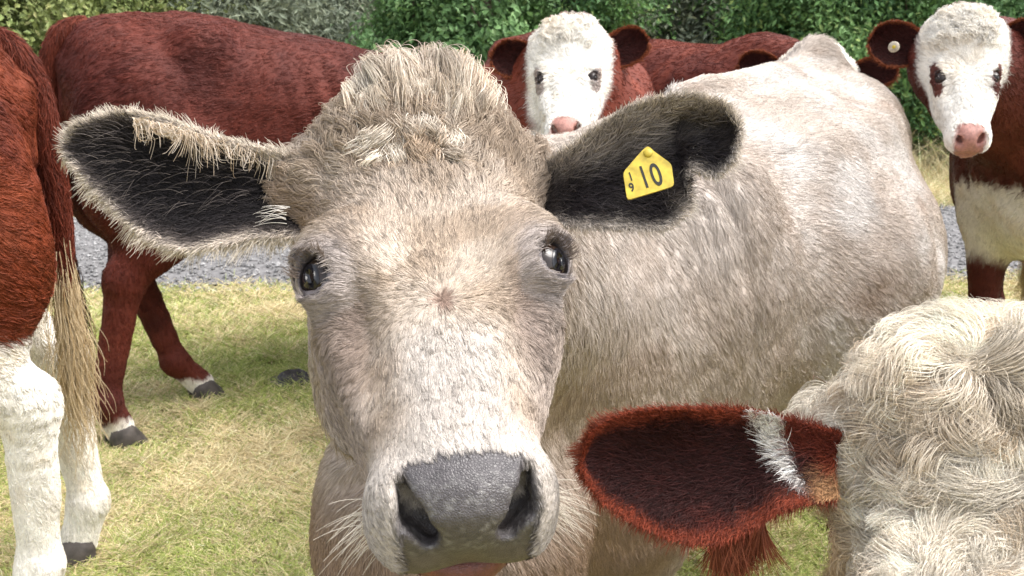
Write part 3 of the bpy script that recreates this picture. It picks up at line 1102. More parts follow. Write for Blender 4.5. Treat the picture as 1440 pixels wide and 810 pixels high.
def main_colour(p, n, a):
    q, b = H1.loc(p), T1.loc(p)
    hd = head_w(q)
    f1, f2 = fbm(p, 9, 1), fbm(p, 28, 2)
    # body: creamy white with tan washes, greyer on the neck and brown on the brisket
    cb = mix(np.array((.52, .45, .39)), np.array((.64, .60, .56)), sstep(-.3, .4, f1))
    cb = mix(cb, np.array((.37, .27, .205)), .65 * sstep(.1, .55, fbm(p, 5, 21)))
    neck = sstep(1.0, 1.25, b[..., 1])
    cb = mix(cb, np.array((.47, .395, .335)), .65 * neck * sstep(-.6, .3, f1 + .2))
    cb = mix(cb, np.array((.30, .20, .14)), .8 * sstep(.75, .62, b[..., 2]) * sstep(1.3, 1.5, b[..., 1]))
    # head
    x, y, z = np.abs(q[..., 0]), q[..., 1], q[..., 2]
    ch = mix(np.array((.40, .315, .24)), np.array((.52, .44, .365)), sstep(-.4, .4, f2 + .5 * f1))
    ch = mix(ch, np.array((.30, .20, .125)), .7 * sstep(-.1, .5, f1 + .5 * f2) * sstep(.05, -.08, y))
    ch = mix(ch, np.array((.31, .255, .22)), .75 * sstep(.05, .085, x) * sstep(-.02, .04, y))          # grey cheeks
    br = sstep(.065, .02, x) * sstep(.08, .13, y) * sstep(-.05, .02, z)
    ch = mix(ch, np.array((.48, .445, .415)), .7 * br)                                               # pale bridge
    ch = mix(ch, np.array((.17, .12, .10)), .6 * np.exp(-((x - .070) / .020) ** 2 - ((y - .085) / .05) ** 2) * sstep(-.06, 0, z))
    ch = mix(ch, np.array((.20, .12, .09)), .8 * sstep(.009, .003, np.sqrt(x ** 2 + (y - .085) ** 2)) * (z > 0))
    lid, d = lid_zone(q)
    ch = mix(ch, np.array((.40, .35, .325)), .8 * sstep(.044, .034, d))
    ch = mix(ch, np.array((.10, .085, .088)), lid)
    mz = sstep(.17, .22, y)
    ch = mix(ch, np.array((.50, .455, .41)), .8 * mz)
    pad = nose_pad(q)
    sk = mix(SLATE, np.array((.24, .23, .22)), .6 * sstep(.05, .5, fbm(p, 800, 5, 2)) * sstep(.236, .250, y) * sstep(-.03, -.012, z))
    sk = mix(sk, np.array((.10, .082, .070)), .75 * sstep(-.012, -.035, z))
    ch = mix(ch, sk, pad)
    mouth = sstep(-.060, -.066, z) * sstep(.235, .245, y) * sstep(.045, .038, x)
    ch = mix(ch, np.array((.17, .055, .045)), .95 * mouth)
    return mix(cb * .9, ch * .9, hd)


def ear_tag(root):
    """yellow flag tag, pinned through the ear, with the printed numbers"""
    D = .885
    out = [(876, 243), (902, 213), (911, 205), (919, 213), (944, 231), (948, 262), (882, 282)]
    c0 = P(912, 248, D)
    fr = [P(x, y, D + .006 - (y - 205) * .00022) for x, y in out]
    n = unit(np.cross(fr[1] - fr[0], fr[5] - fr[0]))
    if n @ FWD > 0:
        n = -n
    # rounded corners
    pts = []
    m = len(fr)
    for i in range(m):
        a, b, c = fr[i - 1], fr[i], fr[(i + 1) % m]
        for t in (0, .5, 1):
            p = b + .0035 * ((1 - t) ** 2 * unit(a - b) + t ** 2 * unit(c - b))
            pts.append(p)
    pts = np.array(pts)
    k = len(pts)
    import bmesh
    bm = bmesh.new()
    vf = [bm.verts.new(p + n * .0011) for p in pts]
    vb = [bm.verts.new(p - n * .0011) for p in pts]
    bm.faces.new(vf)
    bm.faces.new(vb[::-1])
    for i in range(k):
        bm.faces.new((vf[i], vb[i], vb[(i + 1) % k], vf[(i + 1) % k]))
    bmesh.ops.recalc_face_normals(bm, faces=bm.faces)
    me = bpy.data.meshes.new('ear_tag')
    bm.to_mesh(me)
    bm.free()
    me.materials.append(M_TAG)
    o = link('ear_tag', me, root)
    # stud that pins it
    sp = P(911, 216, D + .006 - 11 * .00022)
    V, Q = uv_ball((0, 0, 0), .0045, 16, 10, (1, 1, .45))
    e1 = unit(np.cross(n, (0, 0, 1)))
    Rm = np.stack([e1, np.cross(n, e1), n], 0)
    link('stud', mesh_data('stud', sp + n * .0015 + V @ Rm, Q, M_TAG), o)
    # print
    ex = unit(P(950, 240, D) - P(890, 257, D))
    ex = unit(ex - (ex @ n) * n)
    ey = np.cross(n, ex)
    for txt, px, py, size, sx in (('1', 905, 254, .0245, .62), ('0', 922, 250, .0245, .66), ('1', 886, 252, .009, .7), ('9', 887, 269, .009, .8)):
        cu = bpy.data.curves.new('number', 'FONT')
        cu.body = txt
        cu.size = size * 1.35
        cu.align_x = 'CENTER'
        cu.align_y = 'CENTER'
        cu.extrude = .0002
        cu.offset = .0003
        cu.materials.append(M_INK)
        tmp = bpy.data.objects.new('number', cu)
        t = bpy.data.objects.new('number', bpy.data.meshes.new_from_object(tmp))
        bpy.data.objects.remove(tmp)
        C.objects.link(t)
        t.parent = o
        q = P(px, py, D)
        q = q - n * ((q - fr[0]) @ n) + n * .0013
        mt = Matrix(((ex[0] * sx, ey[0], n[0], q[0]), (ex[1] * sx, ey[1], n[1], q[1]), (ex[2] * sx, ey[2], n[2], q[2]), (0, 0, 0, 1)))
        t.matrix_local = mt


def tail_part(root, T, s, top, col, tip_col, sway=0.0, n=2500, length=.75, side=0.0):
    """tapered tail hanging from the tail head, with a switch of long hair"""
    a0, v0 = top
    ctl = np.array([(0, .10, v0), (side * .2, .035, v0 - .02), (side * .6, -.008, v0 - .13), (side, -.022, v0 - .38), (side + sway * .5, -.012, v0 - length)]) * s
    ctl = resample(ctl, 24)
    V, Q = [], []
    m = 10
    for i, c in enumerate(ctl):
        r = (.022 * (1 - i / 23) ** .7 + .012) * s
        dr = unit(ctl[min(i + 1, 23)] - ctl[max(i - 1, 0)])
        e1 = np.array([1.0, 0, 0])
        e2 = np.cross(dr, e1)
        for q in range(m):
            th = 2 * math.pi * q / m
            V.append(c + r * (math.cos(th) * e1 + math.sin(th) * e2))
        if i:
            for q in range(m):
                Q.append(((i - 1) * m + q, (i - 1) * m + (q + 1) % m, i * m + (q + 1) % m, i * m + q))
    V, Q = T.wld(np.array(V)), np.array(Q)
    o = link('tail', mesh_data('tail', V, Q, M_HIDE, np.tile(col, (len(V), 1))), root)
    dn = T.dirw((0, -.1, -1))
    fur('tail_hair', o, V, Q, NF(3500), lambda p, nn, a: np.tile(dn, (len(p), 1)), lambda p, nn, a: .024 + 0 * p[:, 0], lambda p, nn, a: np.tile(np.asarray(col, float), (len(p), 1)), lift=.25, width=.0011, K=4,
        seed=9, cvar=(.25, 0))
    r = np.random.default_rng(8)
    k = 10
    base = T.wld(ctl[-1] + np.array([1, 1, 6]) * .010 * s * r.normal(size=(n, 3)))
    t = np.linspace(0, 1, k)[None, :, None]
    L = (.30 * s * (.4 + .7 * r.random(n)))[:, None, None]
    lock = r.integers(0, 26, n)
    la = r.normal(size=(26, 3))[lock] * np.array([1, 1, .2])
    ph = r.random(26)[lock] * 6.28
    pts = base[:, None] + np.array([0, 0, -1]) * L * t + (la * .055)[:, None] * L * t ** 1.2 + (r.normal(size=(n, 3)) * .05)[:, None] * L * t
    pts = pts + (T.M[:, 0] * sway)[None, None, :] * L * t
    w = .012 * s * np.sin(9 * t[..., 0] + ph[:, None]) * t[..., 0]
    pts[..., 0] += w
    cc = mix(np.asarray(tip_col), np.asarray(tip_col) * np.array((.55, .45, .3)), r.random(26)[lock] * .9)
    strands('switch', o, pts, .0009 * (1 - .6 * t[..., 0]), cc, M_FUR)
    return o
# ------------------------------------------------------------------ the red and white cattle
RED = np.array((.150, .032, .017))
DEEP = np.array((.09, .020, .013))
WHITE = np.array((.80, .765, .70))


def coat_colour(H, T, s, red=RED, deep=DEEP, white=WHITE, leg_white=.12, face_white=True, bib=True, eye_patch=0.0, belly=True, pink_nose=True, crest=0.0, muck=0.0):
    """red body; white face, bib, belly and socks, with ragged borders"""
    def f(p, n, a):
        q, b = H.loc(p), T.loc(p) / s
        u, aa, v = b[..., 0], b[..., 1], b[..., 2]
        f1, f2 = fbm(p, 7, 1), fbm(p, 30, 2)
        c = mix(red, deep, sstep(-.45, .8, fbm(p, 5, 41) + .4 * f2))
        c = mix(c, red * np.array((1.5, 1.7, 1.8)), .6 * sstep(.1, .6, fbm(p, 11, 5)))
        if muck:
            c = mix(c, np.array((.16, .10, .06)), muck * sstep(.2, .7, fbm(p, 14, 9)) * sstep(1.1, .5, v))
        rag = .03 * f1 + .02 * f2 + .012 * fbm(p, 90, 6)
        w = np.zeros(len(p))
        w = np.maximum(w, sstep(.012, -.012, v + rag - leg_white))
        if belly:
            w = np.maximum(w, sstep(.02, -.02, v + rag * 1.6 - .60 + .10 * np.abs(u) / .25) * (aa > .42) * (aa < 1.2) * sstep(.30, .2, np.abs(u)))
        if bib:
            w = np.maximum(w, sstep(.02, -.02, v + rag * 2 - .82) * sstep(1.26, 1.34, aa + rag) * np.maximum(sstep(.56, .62, v + rag), sstep(1.5, 1.56, aa)))
        hd = head_w(q)
        if face_white:
            w = np.maximum(w, hd)
        if crest:
            w = np.maximum(w, sstep(.03, .0, np.abs(u) + rag - .03) * sstep(1.2, 1.3, v) * (aa > 1.0) * crest)
        wc = mix(np.broadcast_to(white * np.ones(3), c.shape) * (1 + .07 * f2)[..., None], white * np.array((.80, .68, .52)), .45 * sstep(.0, .7, fbm(p, 18, 15)) + .35 * hd * sstep(-.05, -.14, q[..., 1]) * sstep(-.2, .5, fbm(p, 40, 16)))
        wc = mix(wc, np.array((.36, .29, .20)), .55 * sstep(.0, .6, fbm(p, 10, 19)) * sstep(.5, .1, v))
        c = mix(c, wc, w)
        lid, d = lid_zone(q)
        if eye_patch:
            e = np.sqrt((np.abs(q[..., 0]) - .110) ** 2 + ((q[..., 1] - .038) / 1.9) ** 2 + (q[..., 2] - .024) ** 2)
            c = mix(c, np.array((.12, .04, .03)), hd * sstep(.036, .029, e + rag * .3) * eye_patch)
        c = mix(c, np.array((.03, .02, .02)), lid * hd)
        pad = nose_pad(q) * hd
        c = mix(c, np.array((.42, .20, .16)) if pink_nose else np.array((.10, .09, .09)), pad)
        return c
    return f


EAR_T = [0, .12, .3, .5, .7, .85, .95, 1]
EAR_U = [.022, .034, .050, .058, .056, .045, .028, .006]
EAR_L = [.026, .034, .044, .050, .048, .038, .024, .006]


def generic_ear(root, H, sx, e, seed, n, big=1.0, rim=np.array((.20, .055, .022)), inner=np.array((.045, .012, .010)), length=.165, twist=0.0, fuzz=.014):
    s = H.s
    length = length * big
    e = unit(np.array(e) * (sx, 1, 1))
    b0 = np.array([sx * .112, -.135, -.040])
    to = unit(H.loc(CAM) - b0)                      # the ears are pricked towards whoever stands in front
    up = unit(np.cross(e, to))
    if up[1] > 0:
        up = -up
    bk = np.cross(e, up)
    if bk @ to > 0:
        bk = -bk
    U = [H.wld(b0 + e * length * t + up * w) for t, w in zip(EAR_T, np.array(EAR_U) * big)]
    Lo = [H.wld(b0 + e * length * t - up * w) for t, w in zip(EAR_T, np.array(EAR_L) * big)]

    def colour(p, nn, a):
        k = sstep(.004 * s, .014 * s, a[:, 2] + .005 * fbm(p, 50, 4))
        return mix(rim, inner, k)
    return ear_part(root, U, Lo, H.dirw(bk), lambda u: .30 + 0 * u, .010 * s, colour, seed, n, max(n // 5, 60), fuzz * s, rim * 1.2, in_len=.012, back_col=rim, wrim=.0009, win=.0009)


def red_cow(label, H, T, s, colour, tab=TORSO_TAB, pose=None, neck=None, res=.019, hres=.009, n_coat=50000, n_face=0, n_curl=0, ears=((1, -.12, .0), (1, -.12, .0)), extra=None,
            coat_len=.016, coat_w=.0011, swirl=(.5, 6), tail=(.17, 1.24), tail_col=None, tip_col=None, tail_kw=None, seed=100, ear_big=1.0, curl_col=None, group=None, bump=None, ear_n=1500, wrinkle=0.0, clump=(.022, .5)):
    hl, hh = H.box((-.16, -.24, -.2), (.16, .30, .1))
    lo, hi = T.box((-.40 * s, -.1, 0), (.40 * s, 1.75 * s, 1.4 * s))
    lo, hi = np.minimum(lo, hl) - .05, np.maximum(hi, hh) + .05
    F = Field(lo, hi, res, [(hl, hh, hres)])
    legs = body_field(F, T, s, H, tab, pose, neck)
    for sx in (-1, 1):
        F.ell(T, np.array((sx * .19, .37, 1.20)) * s, np.array((.05, .07, .05)) * s, .08 * s)
        F.ell(T, np.array((sx * .20, 1.24, .92)) * s, np.array((.07, .14, .24)) * s, .08 * s)
    if extra:
        extra(F)
    head_field(F, H)
    V, Q = F.mesh(1)
    N = vnormals(V, Q)
    hd = head_w(H.loc(V))
    bl = T.loc(V) / s
    up_ = sstep(.55, .75, bl[:, 2]) * (1 - hd)
    rib = np.sin(bl[:, 1] * 75 + 12 * bl[:, 2]) * sstep(.55, .7, bl[:, 1]) * sstep(1.15, 1.0, bl[:, 1]) * sstep(.6, .75, bl[:, 2]) * sstep(1.2, 1.1, bl[:, 2])
    V = V + N * ((.014 * fbm(V, 5, seed) + .005 * fbm(V, 13, seed + 1) + .0035 * rib) * up_ + .003 * fbm(V, 9, seed) * (1 - hd) + .0028 * wrinkle * np.sin(V[:, 2] * 190 + 6 * fbm(V, 9, 4)) * sstep(.36, .42, bl[:, 2]) * sstep(.62, .56, bl[:, 2]) * (bl[:, 1] < .3))[:, None]
    root = empty('cow', T.wld((0, .9 * s, 0)), label, 'cow', group)
    body = link('body', mesh_data('body', V, Q, M_HIDE, colour(V, N, None)), root)
    me = body.data
    me.materials.append(M_NOSE)
    bare = lambda p: np.maximum(nose_pad(H.loc(p)), lid_zone(H.loc(p))[0]) * head_w(H.loc(p))
    me.polygons.foreach_set('material_index', (bare(V)[Q].mean(1) > .5).astype(np.int32))
    hoof_parts(root, T, legs, s)
    eye_parts(root, H, False)
    hv = T.dirw((0, -1, 0))

    def flow_b(p, n, a):
        b = T.loc(p) / s
        leg = sstep(.75, .55, b[:, 2])[:, None]
        return hv * (1 - leg) + np.array([0, 0, -1.0]) * (.45 + .6 * leg)
    hq = lambda p: head_w(H.loc(p))
    fur('coat', body, V, Q, NF(n_coat), flow_b, lambda p, n, a: coat_len * (1 + .3 * fbm(p, 5, 2)) * (.55 + .45 * sstep(.4, .7, T.loc(p)[:, 2] / s)), colour, dens=lambda p, n: 1 - hq(p) * (1 if n_face else 0), lift=.18,
        width=coat_w, K=4, clump=clump, jit=.2, swirl=swirl, seed=seed, curl=(.08, 1.0), bend=.7, cvar=(.11, .045))
    if n_face:
        def flow_h(p, n, a):
            c = H.loc(p)
            v = np.stack([c[:, 0] * .9, c[:, 1] - .03, c[:, 2] * 0], 1)
            return H.dirw(v)
        fur('face_hair', body, V, Q, NF(n_face), flow_h, lambda p, n, a: s * (.009 + .012 * sstep(.0, -.12, H.loc(p)[:, 1])), colour, dens=lambda p, n: hq(p) * (1 - bare(p)),
            lift=.3, width=.0008, K=4, clump=(.014, .6), jit=.2, swirl=(.6, 24), seed=seed + 1, curl=(.10, 1.0), bend=.7, cvar=(.07, .05))
    if n_curl:
        def d_c(p, n):
            c = H.loc(p)
            return hq(p) * sstep(-.05, -.10, c[:, 1] + .03 * fbm(p, 25, 4)) * sstep(-.12, -.05, c[:, 2]) * sstep(.105, .07, np.abs(c[:, 0]))
        fur('curls', body, V, Q, NF(n_curl), lambda p, n, a: H.dirw(np.stack([H.loc(p)[:, 0] * 5, -.5 + 0 * p[:, 0], .3 + 0 * p[:, 0]], 1)), lambda p, n, a: s * .028 + 0 * p[:, 0], curl_col or colour, dens=d_c,
            lift=.85, width=.0009, K=8, clump=(.018, .75), jit=.5, swirl=(1.2, 30), seed=seed + 2, curl=(.16, 1.3), bend=.6, cvar=(.08, .07))
    for k, sx in ((0, -1), (1, 1)):
        generic_ear(root, H, sx, ears[k], seed + 4 + k, NF(ear_n), ear_big)
    tail_part(root, T, s, tail, RED * .8 if tail_col is None else tail_col, np.array((.5, .38, .2)) if tip_col is None else tip_col, **(tail_kw or {}))
    return root, H, T


TAB_LOW = [(0, .06, 1.17, 1.00, 2), (.05, .15, 1.25, .82, 2), (.15, .215, 1.29, .70, 2), (.35, .255, 1.30, .64, 2.2), (.55, .29, 1.27, .58, 2.3), (.85, .325, 1.22, .54, 2.4),
           (1.1, .31, 1.17, .54, 2.3), (1.3, .25, 1.13, .56, 2.2), (1.45, .215, 1.07, .58, 2.1), (1.58, .15, .98, .62, 2), (1.66, .05, .9, .70, 2)]


def herd():
    # red cow standing side-on behind, its head down beyond the cream cow
    s = 1.08
    T = torso_frame((-1.27, 3.09), (.78, .63))
    hp = T.wld(np.array((.0, 2.02, .42)))
    L = T.M[:, 0]
    f = unit(T.dirw((0, .35, -1)))
    H = Frame(hp, (L, f, np.cross(f, L)), .95)
    red_cow('all-red cow standing side-on at the back with two white-tipped hind feet on the grass', H, T, s,
            coat_colour(H, T, s, leg_white=.085, red=np.array((.100, .021, .013)), deep=np.array((.058, .013, .010)), face_white=True, belly=True),
            pose={0: (.24, .05, .04), 1: (-.13, 0, .06)}, neck=((0, 1.42, .84), (0, 1.32, .95), (.21, .12, .13, .09)), n_coat=110000, seed=200, tab=TAB_LOW, tail=(.12, 1.25),
            tail_kw=dict(n=600, side=-.05), tip_col=np.array((.09, .03, .02)), coat_len=.02, swirl=(.9, 7))
    # hindquarter at the picture's edge
    s = 1.05
    T = torso_frame((-1.215, 1.95), (-.93, -.36))
    hp = T.wld(np.array((.0, 2.05, 1.25)))
    L = -T.M[:, 0]
    f = unit(T.dirw((0, .75, -.65)))
    H = Frame(hp, (L, f, np.cross(f, L)), .95)
    red_cow('orange-red cow cut off at the edge, only its rump, white hind legs and tail showing', H, T, s,
            coat_colour(H, T, s, leg_white=.68, red=np.array((.175, .038, .015)), deep=np.array((.075, .016, .011)), muck=.3), wrinkle=.55, pose={0: (-.02, 0), 1: (-.12, 0)},
            n_coat=90000, seed=300, coat_len=.022, tail_kw=dict(n=900, side=.03, length=.53), tip_col=np.array((.70, .58, .40)), swirl=(.8, 6))
    # white-faced cow over the cream cow's ear
    s = 1.05
    H = head_frame(P(751, 112, 2.42), P(848, 107, 2.395), P(798, 184, 2.28), .66, (1, 1.22, 1))
    T = torso_frame((.17, 3.95), (-.02, -1))
    red_cow('white-faced red cow looking over the tagged ear of the cream cow', H, T, s, coat_colour(H, T, s, eye_patch=.6, crest=0), n_coat=30000, n_face=30000, n_curl=5000,
            neck=((0, 1.40, .97), (0, 1.28, 1.12), (.20, .115, .13, .08)), seed=400, ear_big=1.3, ears=((1, -.02, .1), (1, -.30, .1)), ear_n=5000)
    # its neighbour, whose face is hidden by the cream rump: only two ears and a back show
    s = 1.04
    H = head_frame(P(1100, 125, 3.11), P(1186, 128, 3.05), P(1143, 195, 2.95), .95)
    T = torso_frame((.42, 4.75), (.5, -.87))
    red_cow('red cow half hidden behind the cream rump, an ear showing on each side', H, T, s, coat_colour(H, T, s), n_coat=40000, n_face=6000, seed=500,
            ears=((1, -.15, .1), (1, .0, .1)), ear_n=5000)
    # white-faced cow by the gravel
    s = 1.04
    H = head_frame(P(1312, 105, 2.42), P(1402, 104, 2.38), P(1357, 197, 2.30), .645, (1, 1.27, 1))
    T = torso_frame((2.32, 4.0), (-.49, -.87))
    red_cow('white-faced red cow with pink nose and white chest standing by the gravel track', H, T, s, coat_colour(H, T, s, eye_patch=1.0, red=np.array((.10, .022, .014)), deep=np.array((.06, .014, .011))),
            n_coat=60000, n_face=36000, n_curl=7000, seed=600, ear_big=1.5, ears=((1, -.10, .1), (1, -.12, .1)), ear_n=6000)
    # round button tag in the ear
    c = P(1257, 66, 2.375)
    V, Q = uv_ball((0, 0, 0), .014, 20, 10, (1, 1, .35))
    n = -unit(c - CAM)
    e1 = unit(np.cross(n, (0, 0, 1)))
    o = link('ear_tag', mesh_data('ear_tag', c + V @ np.stack([e1, np.cross(n, e1), n], 0), Q, flat_mat('tag_button', (.40, .35, .27), .5, .4, .3, 150)), bpy.data.objects[[q.name for q in C.objects if q.type == 'EMPTY'][-1]])
    V2, Q2 = uv_ball((0, 0, .004), .005, 12, 8, (1, 1, .5))
    link('stud', mesh_data('stud', c + V2 @ np.stack([e1, np.cross(n, e1), n], 0), Q2, M_TAG), o)
    curly_calf()


def curly_calf():
    """pale woolly head pushed in at the lower corner"""
    s = .86
    H = head_frame(P(1446 - 205, 842, .685), P(1446 + 205, 842, .66), P(1448, 1222, .60), .92)
    T = torso_frame((1.85, 1.60), (-.90, -.42))
    hl, hh = H.box((-.16, -.24, -.2), (.16, .30, .1))
    lo, hi = T.box((-.40 * s, -.1, 0), (.40 * s, 1.75 * s, 1.4 * s))
    lo, hi = np.minimum(lo, hl) - .05, np.maximum(hi, hh) + .05
    F = Field(lo, hi, .019, [(hl, hh, .006)])
    legs = body_field(F, T, s, H, TORSO_TAB, None, ((0, 1.42, .90), (0, 1.3, 1.05), (.2, .12, .13, .085)))
    head_field(F, H)
    V, Q = F.mesh(1)
    N = vnormals(V, Q)
    root = empty('cow', T.wld((0, .8, 0)), 'curly cream-headed calf pushing in at the front with a dark red ear', 'calf')
    base = coat_colour(H, T, s, white=np.array((.66, .57, .44)))

    def cc(p, n, a):
        c = base(p, n, a)
        k = sstep(-.35, .40, fbm(p, 16, 71) + .7 * fbm(p, 50, 72))
        w = head_w(H.loc(p))
        g = mix(np.array((.76, .69, .58)), np.array((.46, .32, .19)), k * .75)
        return mix(c, g, w)
    body = link('body', mesh_data('body', V, Q, M_HIDE, cc(V, N, None)), root)
    hoof_parts(root, T, legs, s)
    eye_parts(root, H)
    hq = lambda p: head_w(H.loc(p))

    def flow(p, n, a):
        c = H.loc(p)
        v = H.dirw(np.stack([c[:, 0] * 7, .25 + 0 * c[:, 0], .1 + 0 * c[:, 0]], 1))
        w = np.stack([fbm(p, 11, 81, 2), fbm(p, 11, 82, 2), fbm(p, 11, 83, 2)], 1)
        return v + 1.6 * w
    fur('curly_wool', body, V, Q, NF(260000), flow, lambda p, n, a: .040 + .022 * fbm(p, 14, 3), cc, dens=lambda p, n: hq(p), lift=.5, width=lambda p, n, a: .00015 + .00016 * np.random.default_rng(2).random(len(p)), K=10,
        clump=(.012, .70), jit=.25, swirl=(1.0, 16), seed=700, curl=(.18, 1.25), lenvar=.45, bend=.75, cvar=(.12, .15), cull=-.6, margin=1.25)
    fur('coat', body, V, Q, NF(12000), lambda p, n, a: np.tile(T.dirw((0, -1, -.4)), (len(p), 1)), lambda p, n, a: .02 + 0 * p[:, 0], cc, dens=lambda p, n: 1 - hq(p), lift=.25, width=.0009, K=4, seed=701)
    # the ear nearest the lens, from its outline
    dark = np.array((.034, .010, .009))
    redr = np.array((.19, .038, .018))

    def inner(p, nn, a):
        e = a[:, 2] + .008 * fbm(p, 45, 4)
        k = sstep(.003, .015, e) * sstep(.0, .10, a[:, 0])
        c = mix(redr, dark, k)
        c = mix(c, np.array((.13, .025, .016)), .8 * sstep(-.1, .6, fbm(p, 26, 6)) * k)
        c = mix(c, np.array((.13, .028, .018)), sstep(.30, .2, a[:, 0]) * sstep(.5, .3, a[:, 1]))
        st = np.abs(a[:, 0] - (.30 - .20 * a[:, 1]) - .012 * fbm(p, 60, 5))
        c = mix(c, np.array((.74, .70, .66)), sstep(.025, .0, st - .036 * (1.05 - a[:, 1]) - .012 * noise(p, 220, 8)) * sstep(.95, .7, a[:, 1]))
        c = mix(c, np.array((.40, .24, .12)), .8 * sstep(.14, .04, a[:, 0] + .03 * fbm(p, 60, 3)) * sstep(.5, .85, a[:, 1]))
        return c
    Ue = [(1185, 612, .715), (1110, 592, .70), (1060, 580, .70), (990, 576, .70), (920, 578, .70), (865, 590, .705), (832, 614, .71), (817, 650, .712)]
    Le = [(1180, 700, .705), (1110, 712, .69), (1060, 742, .69), (1000, 764, .69), (935, 752, .695), (875, 722, .70), (835, 686, .708), (817, 654, .712)]
    bk = unit(FWD + .1 * UPV)
    ear_part(root, [P(*e) for e in Ue], [P(*e) for e in Le], bk, lambda u: .26 + 0 * u, .010, inner, 31, NF(42000), NF(8000), .010, lambda b, k, sd: mix(redr * np.where(sd, .5, .8)[:, None], np.array((.20, .045, .02)), k), in_len=.009,
             back_col=redr, wrim=.0003, win=.0003)
    # long hair trailing from the ear's lower edge
    r = np.random.default_rng(5)
    n = NF(1400)
    bx = 1005 + 70 * r.random(n)
    b0 = np.array([P(x, 742 - .35 * (x - 1040) + 10 * r.random(), .697 + .006 * r.random()) for x in bx])
    t = np.linspace(0, 1, 7)[None, :, None]
    L = (.022 + .022 * r.random(n))[:, None, None]
    d = unit(np.array([0, 0, -1.0]) + .22 * r.normal(size=(n, 3)))[:, None]
    pts = b0[:, None] + d * L * t + np.stack([noise(b0, 120, 1), noise(b0, 120, 2), 0 * bx], 1)[:, None] * L * t ** 2 * .4
    strands('ear_tassel', root, pts, .0004 * (1 - .7 * t[..., 0]), mix(np.array((.10, .025, .013)), np.array((.22, .065, .03)), r.random(n)), M_FUR)
    generic_ear(root, H, 1, (1, .35, -.1), 708, NF(1500))
    tail_part(root, T, s, (.17, 1.24), RED, np.array((.6, .5, .35)), n=500)
# ------------------------------------------------------------------ the paddock
def ground_mat():
    m, nt, b = new_mat('pasture')
    tc = nt.nodes.new('ShaderNodeTexCoord')

    def nz(sc, det=4):
        n = nt.nodes.new('ShaderNodeTexNoise')
        n.inputs['Scale'].default_value = sc
        n.inputs['Detail'].default_value = det
        nt.links.new(tc.outputs['Object'], n.inputs['Vector'])
        return n

    def ramp(n, stops):
        r = nt.nodes.new('ShaderNodeValToRGB')
        while len(r.color_ramp.elements) < len(stops):
            r.color_ramp.elements.new(.5)
        for e, (p, c) in zip(r.color_ramp.elements, stops):
            e.position = p
            e.color = c + (1,)
        nt.links.new(n.outputs['Fac'], r.inputs[0])
        return r
    a = ramp(nz(2.2, 5), [(.30, (.17, .19, .06)), (.48, (.29, .265, .105)), (.62, (.36, .30, .155)), (.75, (.25, .19, .11))])
    c = ramp(nz(40, 6), [(.3, (.45, .45, .42)), (.7, (1.25, 1.2, 1.1))])
    mx = nt.nodes.new('ShaderNodeMix')
    mx.data_type = 'RGBA'
    mx.blend_type = 'MULTIPLY'
    mx.inputs[0].default_value = 1
    nt.links.new(a.outputs[0], mx.inputs[6])
    nt.links.new(c.outputs[0], mx.inputs[7])
    nt.links.new(mx.outputs[2], b.inputs['Base Color'])
    b.inputs['Roughness'].default_value = .95
    b.inputs['Specular IOR Level'].default_value = .1
    bp = nt.nodes.new('ShaderNodeBump')
    bp.inputs['Strength'].default_value = .6
    bp.inputs['Distance'].default_value = .03
    nt.links.new(nz(60, 5).outputs['Fac'], bp.inputs['Height'])
    nt.links.new(bp.outputs[0], b.inputs['Normal'])
    return m


def in_view(p, m=1.1):
    r = p - CAM
    dz = r @ FWD
    return (dz > .1) & (np.abs(r @ RGT) < dz * 720 / 1300 * m) & (np.abs(r @ UPV) < dz * 405 / 1300 * m)


# the gravel farm track crosses behind the herd
def road_near(x):
    return 5.05 + .055 * x


def road_far(x):
    return 7.35 + .10 * x


